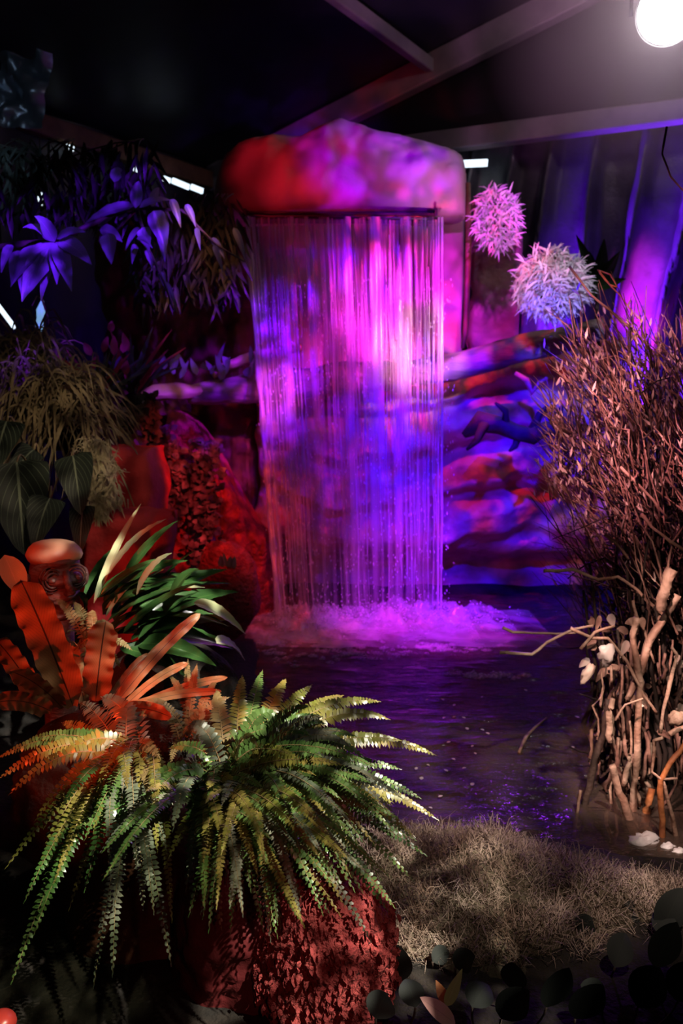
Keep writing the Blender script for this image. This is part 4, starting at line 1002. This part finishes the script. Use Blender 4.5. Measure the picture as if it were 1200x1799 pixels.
# long single twigs that stand out
for lab, Y, pts, r, mt in (
    ('long bare twig reaching left out of the bush above the water', 2.75, [(955, 1003), (1005, 1001), (1050, 1018), (1085, 1013), (1120, 1036), (1155, 1072), (1210, 1125)], .0065, M_pale),
    ('straight twig lying level over the water left of the bush', 2.8, [(884, 1103), (900, 1111), (975, 1113), (1012, 1112)], .005, M_pale),
    ('bent forked twig with its tip low over the water', 2.7, [(878, 1146), (935, 1150), (962, 1128), (1010, 1105), (1042, 1099)], .0055, M_pale),
    ('thin twig curling up at the upper right edge', 2.6, [(1172, 222), (1163, 270), (1178, 310), (1215, 350)], .003, M_pale),
    ('long orange-lit twig slanting over the silvery clump', 3.0, [(1000, 468), (1040, 520), (1100, 570), (1150, 620), (1190, 680)], .0045, M_pale),
    ('looped reddish twig beside the magenta patch of curtain', 3.2, [(1052, 475), (1070, 500), (1085, 505), (1072, 482), (1050, 474), (1062, 492), (1090, 520), (1120, 560)], .003, M_orange),
    ('pale twig crossing the dark heart of the bush', 2.65, [(1127, 903), (1145, 925), (1175, 950), (1215, 975)], .006, M_pale),
    ('short bright twig leaning in the middle of the dark bush', 2.75, [(1062, 938), (1080, 950), (1105, 982)], .0055, M_pale),
    ('small hooked twig in the dark bush', 2.75, [(1105, 935), (1118, 945), (1121, 964)], .005, M_pale),
    ('thick pale sawn stick standing at right edge, blunt topped', 2.6, [(1180, 998), (1170, 1030), (1160, 1072)], .019, M_pale),
    ('pale knobbly branch rising behind the standing sticks', 2.65, [(1190, 1045), (1170, 1085), (1140, 1125), (1128, 1178), (1100, 1230)], .013, M_pale),
    ('tall pale branch standing in the water, bent near its top', 2.6, [(1118, 1478), (1112, 1400), (1118, 1330), (1122, 1260), (1125, 1200), (1112, 1120), (1118, 1085)], .012, M_pale),
    ('pale branch leaning left into the water from the tall one', 2.55, [(1118, 1475), (1098, 1420), (1078, 1362), (1075, 1345)], .014, M_pale),
    ('short pale stick end facing forward in the bundle', 2.6, [(1072, 1305), (1070, 1250), (1076, 1228)], .011, M_pale),
    ('dark stick leaning right out of the water', 2.65, [(1012, 1470), (1030, 1400), (1048, 1330), (1062, 1285), (1068, 1230)], .014, M_bark),
    ('thin dark stick standing in shallow water left of the dark leaning one', 2.6, [(1008, 1470), (1015, 1420), (1020, 1388)], .007, M_pale),
    ('orange brown stick standing near the right edge', 2.45, [(1162, 1500), (1163, 1440), (1160, 1370), (1178, 1340), (1210, 1300)], .011, M_orange),
    ('bent thin stick hooked like an elbow by the orange stick', 2.45, [(1165, 1296), (1150, 1300), (1145, 1355), (1160, 1368), (1190, 1368)], .0055, M_pale),
    ('reddish brown stick under the water line beside the white stone', 2.6, [(1128, 1480), (1138, 1420), (1145, 1385)], .013, M_orange),
    ('thin slanting twig in front of the standing sticks', 2.45, [(1160, 1288), (1165, 1250), (1180, 1190), (1190, 1150), (1180, 1138)], .006, M_pale),
    ('forked pale stick between the two tall branches', 2.55, [(1096, 1380), (1102, 1345), (1106, 1325)], .009, M_pale),
    ('arched thin twig over the dark gap', 2.5, [(1082, 1265), (1098, 1238), (1130, 1228)], .004, M_pale),
    ('crossing pale twig at the fork of the bundle', 2.6, [(1002, 1104), (1040, 1120), (1068, 1122), (1100, 1160), (1130, 1220), (1155, 1255)], .006, M_pale),
    ('short twig slanting below the crossing twig', 2.6, [(1020, 1140), (1045, 1110), (1080, 1100)], .006, M_pale),
    ('reddish stick slanting at the right edge', 2.5, [(1175, 1290), (1200, 1280), (1230, 1262)], .009, M_pale),
    ('pale twig with small knots rising left of the tall branch', 2.65, [(1112, 1055), (1120, 1090), (1132, 1110), (1150, 1165)], .005, M_pale),
    ('slim red-brown stick low at the right edge', 2.45, [(1190, 1478), (1178, 1420), (1165, 1370)], .007, M_pale),
    ('thin straight twig against the dark bush core', 2.7, [(1090, 820), (1130, 860), (1165, 900), (1172, 910)], .004, M_pale)):
    cat = 'twig' if r < .009 else 'branch'
    P_, R_ = dense([P(x, y, Y + .02 * noise.noise(V((x * .1, y * .1, 0)))) for x, y in pts], [r * (1 - .35 * i / len(pts)) for i in range(len(pts))], 4)
    P_ = [p + V((noise.noise(p * 25), 0, noise.noise(p * 25 + V((9, 9, 9))))) * r * .5 for p in P_]
    m = MB(); m.tube(P_, R_, 7, .6); tag(m.build('twig' if cat == 'twig' else 'branch', mt), lab, cat)
# countless shorter sticks in the standing bundle
for i in range(60):
    x = R(1060, 1215); y1 = R(1120, 1330); y0 = y1 + R(60, 200); Y = R(2.6, 2.95)
    if y0 > 1490: y0 = 1490
    m = MB(); r = R(.004, .011); m.tube(wig(P(x + R(-30, 30), y0, Y), P(x, y1, Y), 0, .04), [r * (1 - .05 * j) for j in range(9)], 6, .5); m.build('upright_stick', random.choice((M_pale, M_twig, M_twig, M_bark)), t)
for i in range(40):         # litter caught in the bundle
    m = MB(); c_ = P(R(1030, 1200), R(1080, 1330), R(2.6, 2.85)); leaf(m, c_, c_ + V((R(-.05, .05), R(-.02, .02), R(-.06, .02))), R(.015, .035), nrm=V((R(-1, 1), -1, R(-.5, 1))), arch=.008); m.build('caught_leaf', random.choice((M_bud, M_twig, M_pale)), t)
m = MB(); m.ell(P(1064, 1150, 2.5), (.024, .018, .032), d=.6, nu=14, nv=10); m.build('seed_head', M_petal, t)['label'] = 'pale fluffy seed head'
m = MB(); m.ell(P(1032, 1182, 2.55), (.016, .014, .032), Matrix.Rotation(.5, 3, 'Y').to_4x4(), d=.5, nu=14, nv=10); m.build('seed_pod', M_bud, t)['label'] = 'pinkish hanging pod'
m = MB(); m.ell(P(1188, 1262, 2.4), (.026, .02, .018), Matrix.Rotation(-.6, 3, 'Y').to_4x4(), d=.4, nu=14, nv=10); m.build('seed_pod', M_pale, t)['label'] = 'rounded tan pod'

# afloat and ashore
P_, R_ = dense([G(912, 1322, .006), G(924, 1295, .01), G(940, 1278, .012), G(960, 1262, .008)], [.006, .007, .006, .005], 4)
m = MB(); m.tube(P_, R_, 7, .5); tag(m.build('twig', M_pale), 'short pale twig floating alone on the open water', 'twig')
for q in ((1130, 1477, .045), (1173, 1488, .022), (1193, 1496, .02)):
    m = MB(); g = G(q[0], q[1], 0); m.ell((g.x, g.y, .0), (q[2], q[2] * .6, q[2] * .45), nu=14, nv=10, d=.6)
    tag(m.build('white_stone', M_stone), {1130: 'largest white stone at the foot of the standing sticks', 1173: 'small white stone just right of the largest one', 1193: 'small white stone at the right edge'}[q[0]], 'stone', 'white stones in the shallows')
pet = [(748, 1230), (845, 1225), (778, 1262), (795, 1260), (818, 1262), (851, 1283), (822, 1282), (828, 1312), (837, 1325), (800, 1335), (785, 1305), (828, 1380), (787, 1355), (760, 1420), (770, 1400), (1006, 1315), (1018, 1261), (926, 1214), (1046, 1508),
       (780, 1230), (797, 1240), (860, 1290), (812, 1350), (730, 1352), (740, 1370), (755, 1345)]
for x, y in pet:
    g = G(x, y, .008); a = R(0, PI); l = R(.011, .02); m = MB(); leaf(m, g, g + V((math.cos(a) * l, math.sin(a) * l, .003)) , l * .7, nrm=V((0, 0, 1)), nv=4, nu=2)
    tag(m.build('petal', M_petal), 'tiny pale petal drifting on the open pond water', 'petal', 'petals floating on the pond')
for k, (a, b, w_, lab) in enumerate((((1122, 1528), (1155, 1548), 14, 'brown curled leaf floating near the lower right bank'), ((1070, 1525), (1095, 1532), 10, 'small fallen leaf left of the brown curled one'))):
    m = MB(); leaf(m, G(a[0], a[1], .01), G(b[0], b[1], .01), .02, nrm=V((0, 0, 1)), arch=.004); tag(m.build('fallen_leaf', M_bud), lab, 'leaf')

# ------------------------------------------------------------ mossy bank
def mz(x, y):
    def b(cx, cy, rx, ry, h):
        d_ = ((x - cx) / rx) ** 2 + ((y - cy) / ry) ** 2; return h * math.exp(-d_)
    return ground(x, y) - .03 + b(.38, 2.16, .17, .17, .12) + b(.12, 2.2, .12, .14, .09) + b(.68, 2.08, .22, .12, .06) + b(.3, 1.96, .3, .2, .07) + b(.95, 2.02, .3, .12, .03) + .012 * fbm(x * 14, y * 14)
t = root('moss_bank', V((.45, 2.1, .03)), 'mound of grey brown thready moss along the near edge of the pond', 'moss')
m = MB(); m.grid(90, 60, lambda u, v: (lambda x, y: V((x, y, mz(x, y))))(-.05 + 1.3 * u, 1.7 + .85 * v)); m.build('mound', M_mossbase, t)
m = MB()
for i in range(26000):
    x = R(.0, 1.2); y = R(1.78, 2.5); z = mz(x, y)
    if z < .04: continue
    a = R(0, 2 * PI); l = R(.014, .055) * (1 + .6 * fbm(x * 9, y * 9)); p = V((x, y, z - .003)); d1 = V((math.cos(a) * .7, math.sin(a) * .7, R(.1, 1.0))) * l
    d2 = d1 + V((R(-1, 1), R(-1, 1), R(-.9, .4))) * l * .7; w1 = V((-math.sin(a), math.cos(a), R(-.5, .5))) * .0009
    i0 = m.vert(p - w1); i1 = m.vert(p + w1); i2 = m.vert(p + d1 + w1 * .8); i3 = m.vert(p + d1 - w1 * .8); i4 = m.vert(p + d2)
    m.face(i0, i1, i2, i3); m.face(i3, i2, i4)
m.build('moss_threads', M_moss, t)['kind'] = 'stuff'

# foreground leaves
t = root('leafy_sprig', P(790, 1785, 1.55), 'sprig with one pinkish and two pointed olive leaves at the bottom edge', 'plant')
leafpx(t, (800, 1798), (738, 1752), 34, 1.5, 1.46, M_pinkleaf, nrm=V((.2, -.8, .9)), fold=.12)
leafpx(t, (783, 1768), (812, 1702), 24, 1.52, 1.55, M_greenleaf, nrm=V((.2, -1, .3)), shape=SH_LANCE)
leafpx(t, (785, 1765), (766, 1722), 20, 1.54, 1.58, M_orange, nrm=V((.2, -1, .3)), shape=SH_LANCE)
m = MB(); a = P(785, 1768, 1.53); m.tube([a, a + V((.003, .01, -.06)), V((a.x, a.y + .02, ground(a.x, a.y)))], .003, 5); m.build('stem', M_bark, t)
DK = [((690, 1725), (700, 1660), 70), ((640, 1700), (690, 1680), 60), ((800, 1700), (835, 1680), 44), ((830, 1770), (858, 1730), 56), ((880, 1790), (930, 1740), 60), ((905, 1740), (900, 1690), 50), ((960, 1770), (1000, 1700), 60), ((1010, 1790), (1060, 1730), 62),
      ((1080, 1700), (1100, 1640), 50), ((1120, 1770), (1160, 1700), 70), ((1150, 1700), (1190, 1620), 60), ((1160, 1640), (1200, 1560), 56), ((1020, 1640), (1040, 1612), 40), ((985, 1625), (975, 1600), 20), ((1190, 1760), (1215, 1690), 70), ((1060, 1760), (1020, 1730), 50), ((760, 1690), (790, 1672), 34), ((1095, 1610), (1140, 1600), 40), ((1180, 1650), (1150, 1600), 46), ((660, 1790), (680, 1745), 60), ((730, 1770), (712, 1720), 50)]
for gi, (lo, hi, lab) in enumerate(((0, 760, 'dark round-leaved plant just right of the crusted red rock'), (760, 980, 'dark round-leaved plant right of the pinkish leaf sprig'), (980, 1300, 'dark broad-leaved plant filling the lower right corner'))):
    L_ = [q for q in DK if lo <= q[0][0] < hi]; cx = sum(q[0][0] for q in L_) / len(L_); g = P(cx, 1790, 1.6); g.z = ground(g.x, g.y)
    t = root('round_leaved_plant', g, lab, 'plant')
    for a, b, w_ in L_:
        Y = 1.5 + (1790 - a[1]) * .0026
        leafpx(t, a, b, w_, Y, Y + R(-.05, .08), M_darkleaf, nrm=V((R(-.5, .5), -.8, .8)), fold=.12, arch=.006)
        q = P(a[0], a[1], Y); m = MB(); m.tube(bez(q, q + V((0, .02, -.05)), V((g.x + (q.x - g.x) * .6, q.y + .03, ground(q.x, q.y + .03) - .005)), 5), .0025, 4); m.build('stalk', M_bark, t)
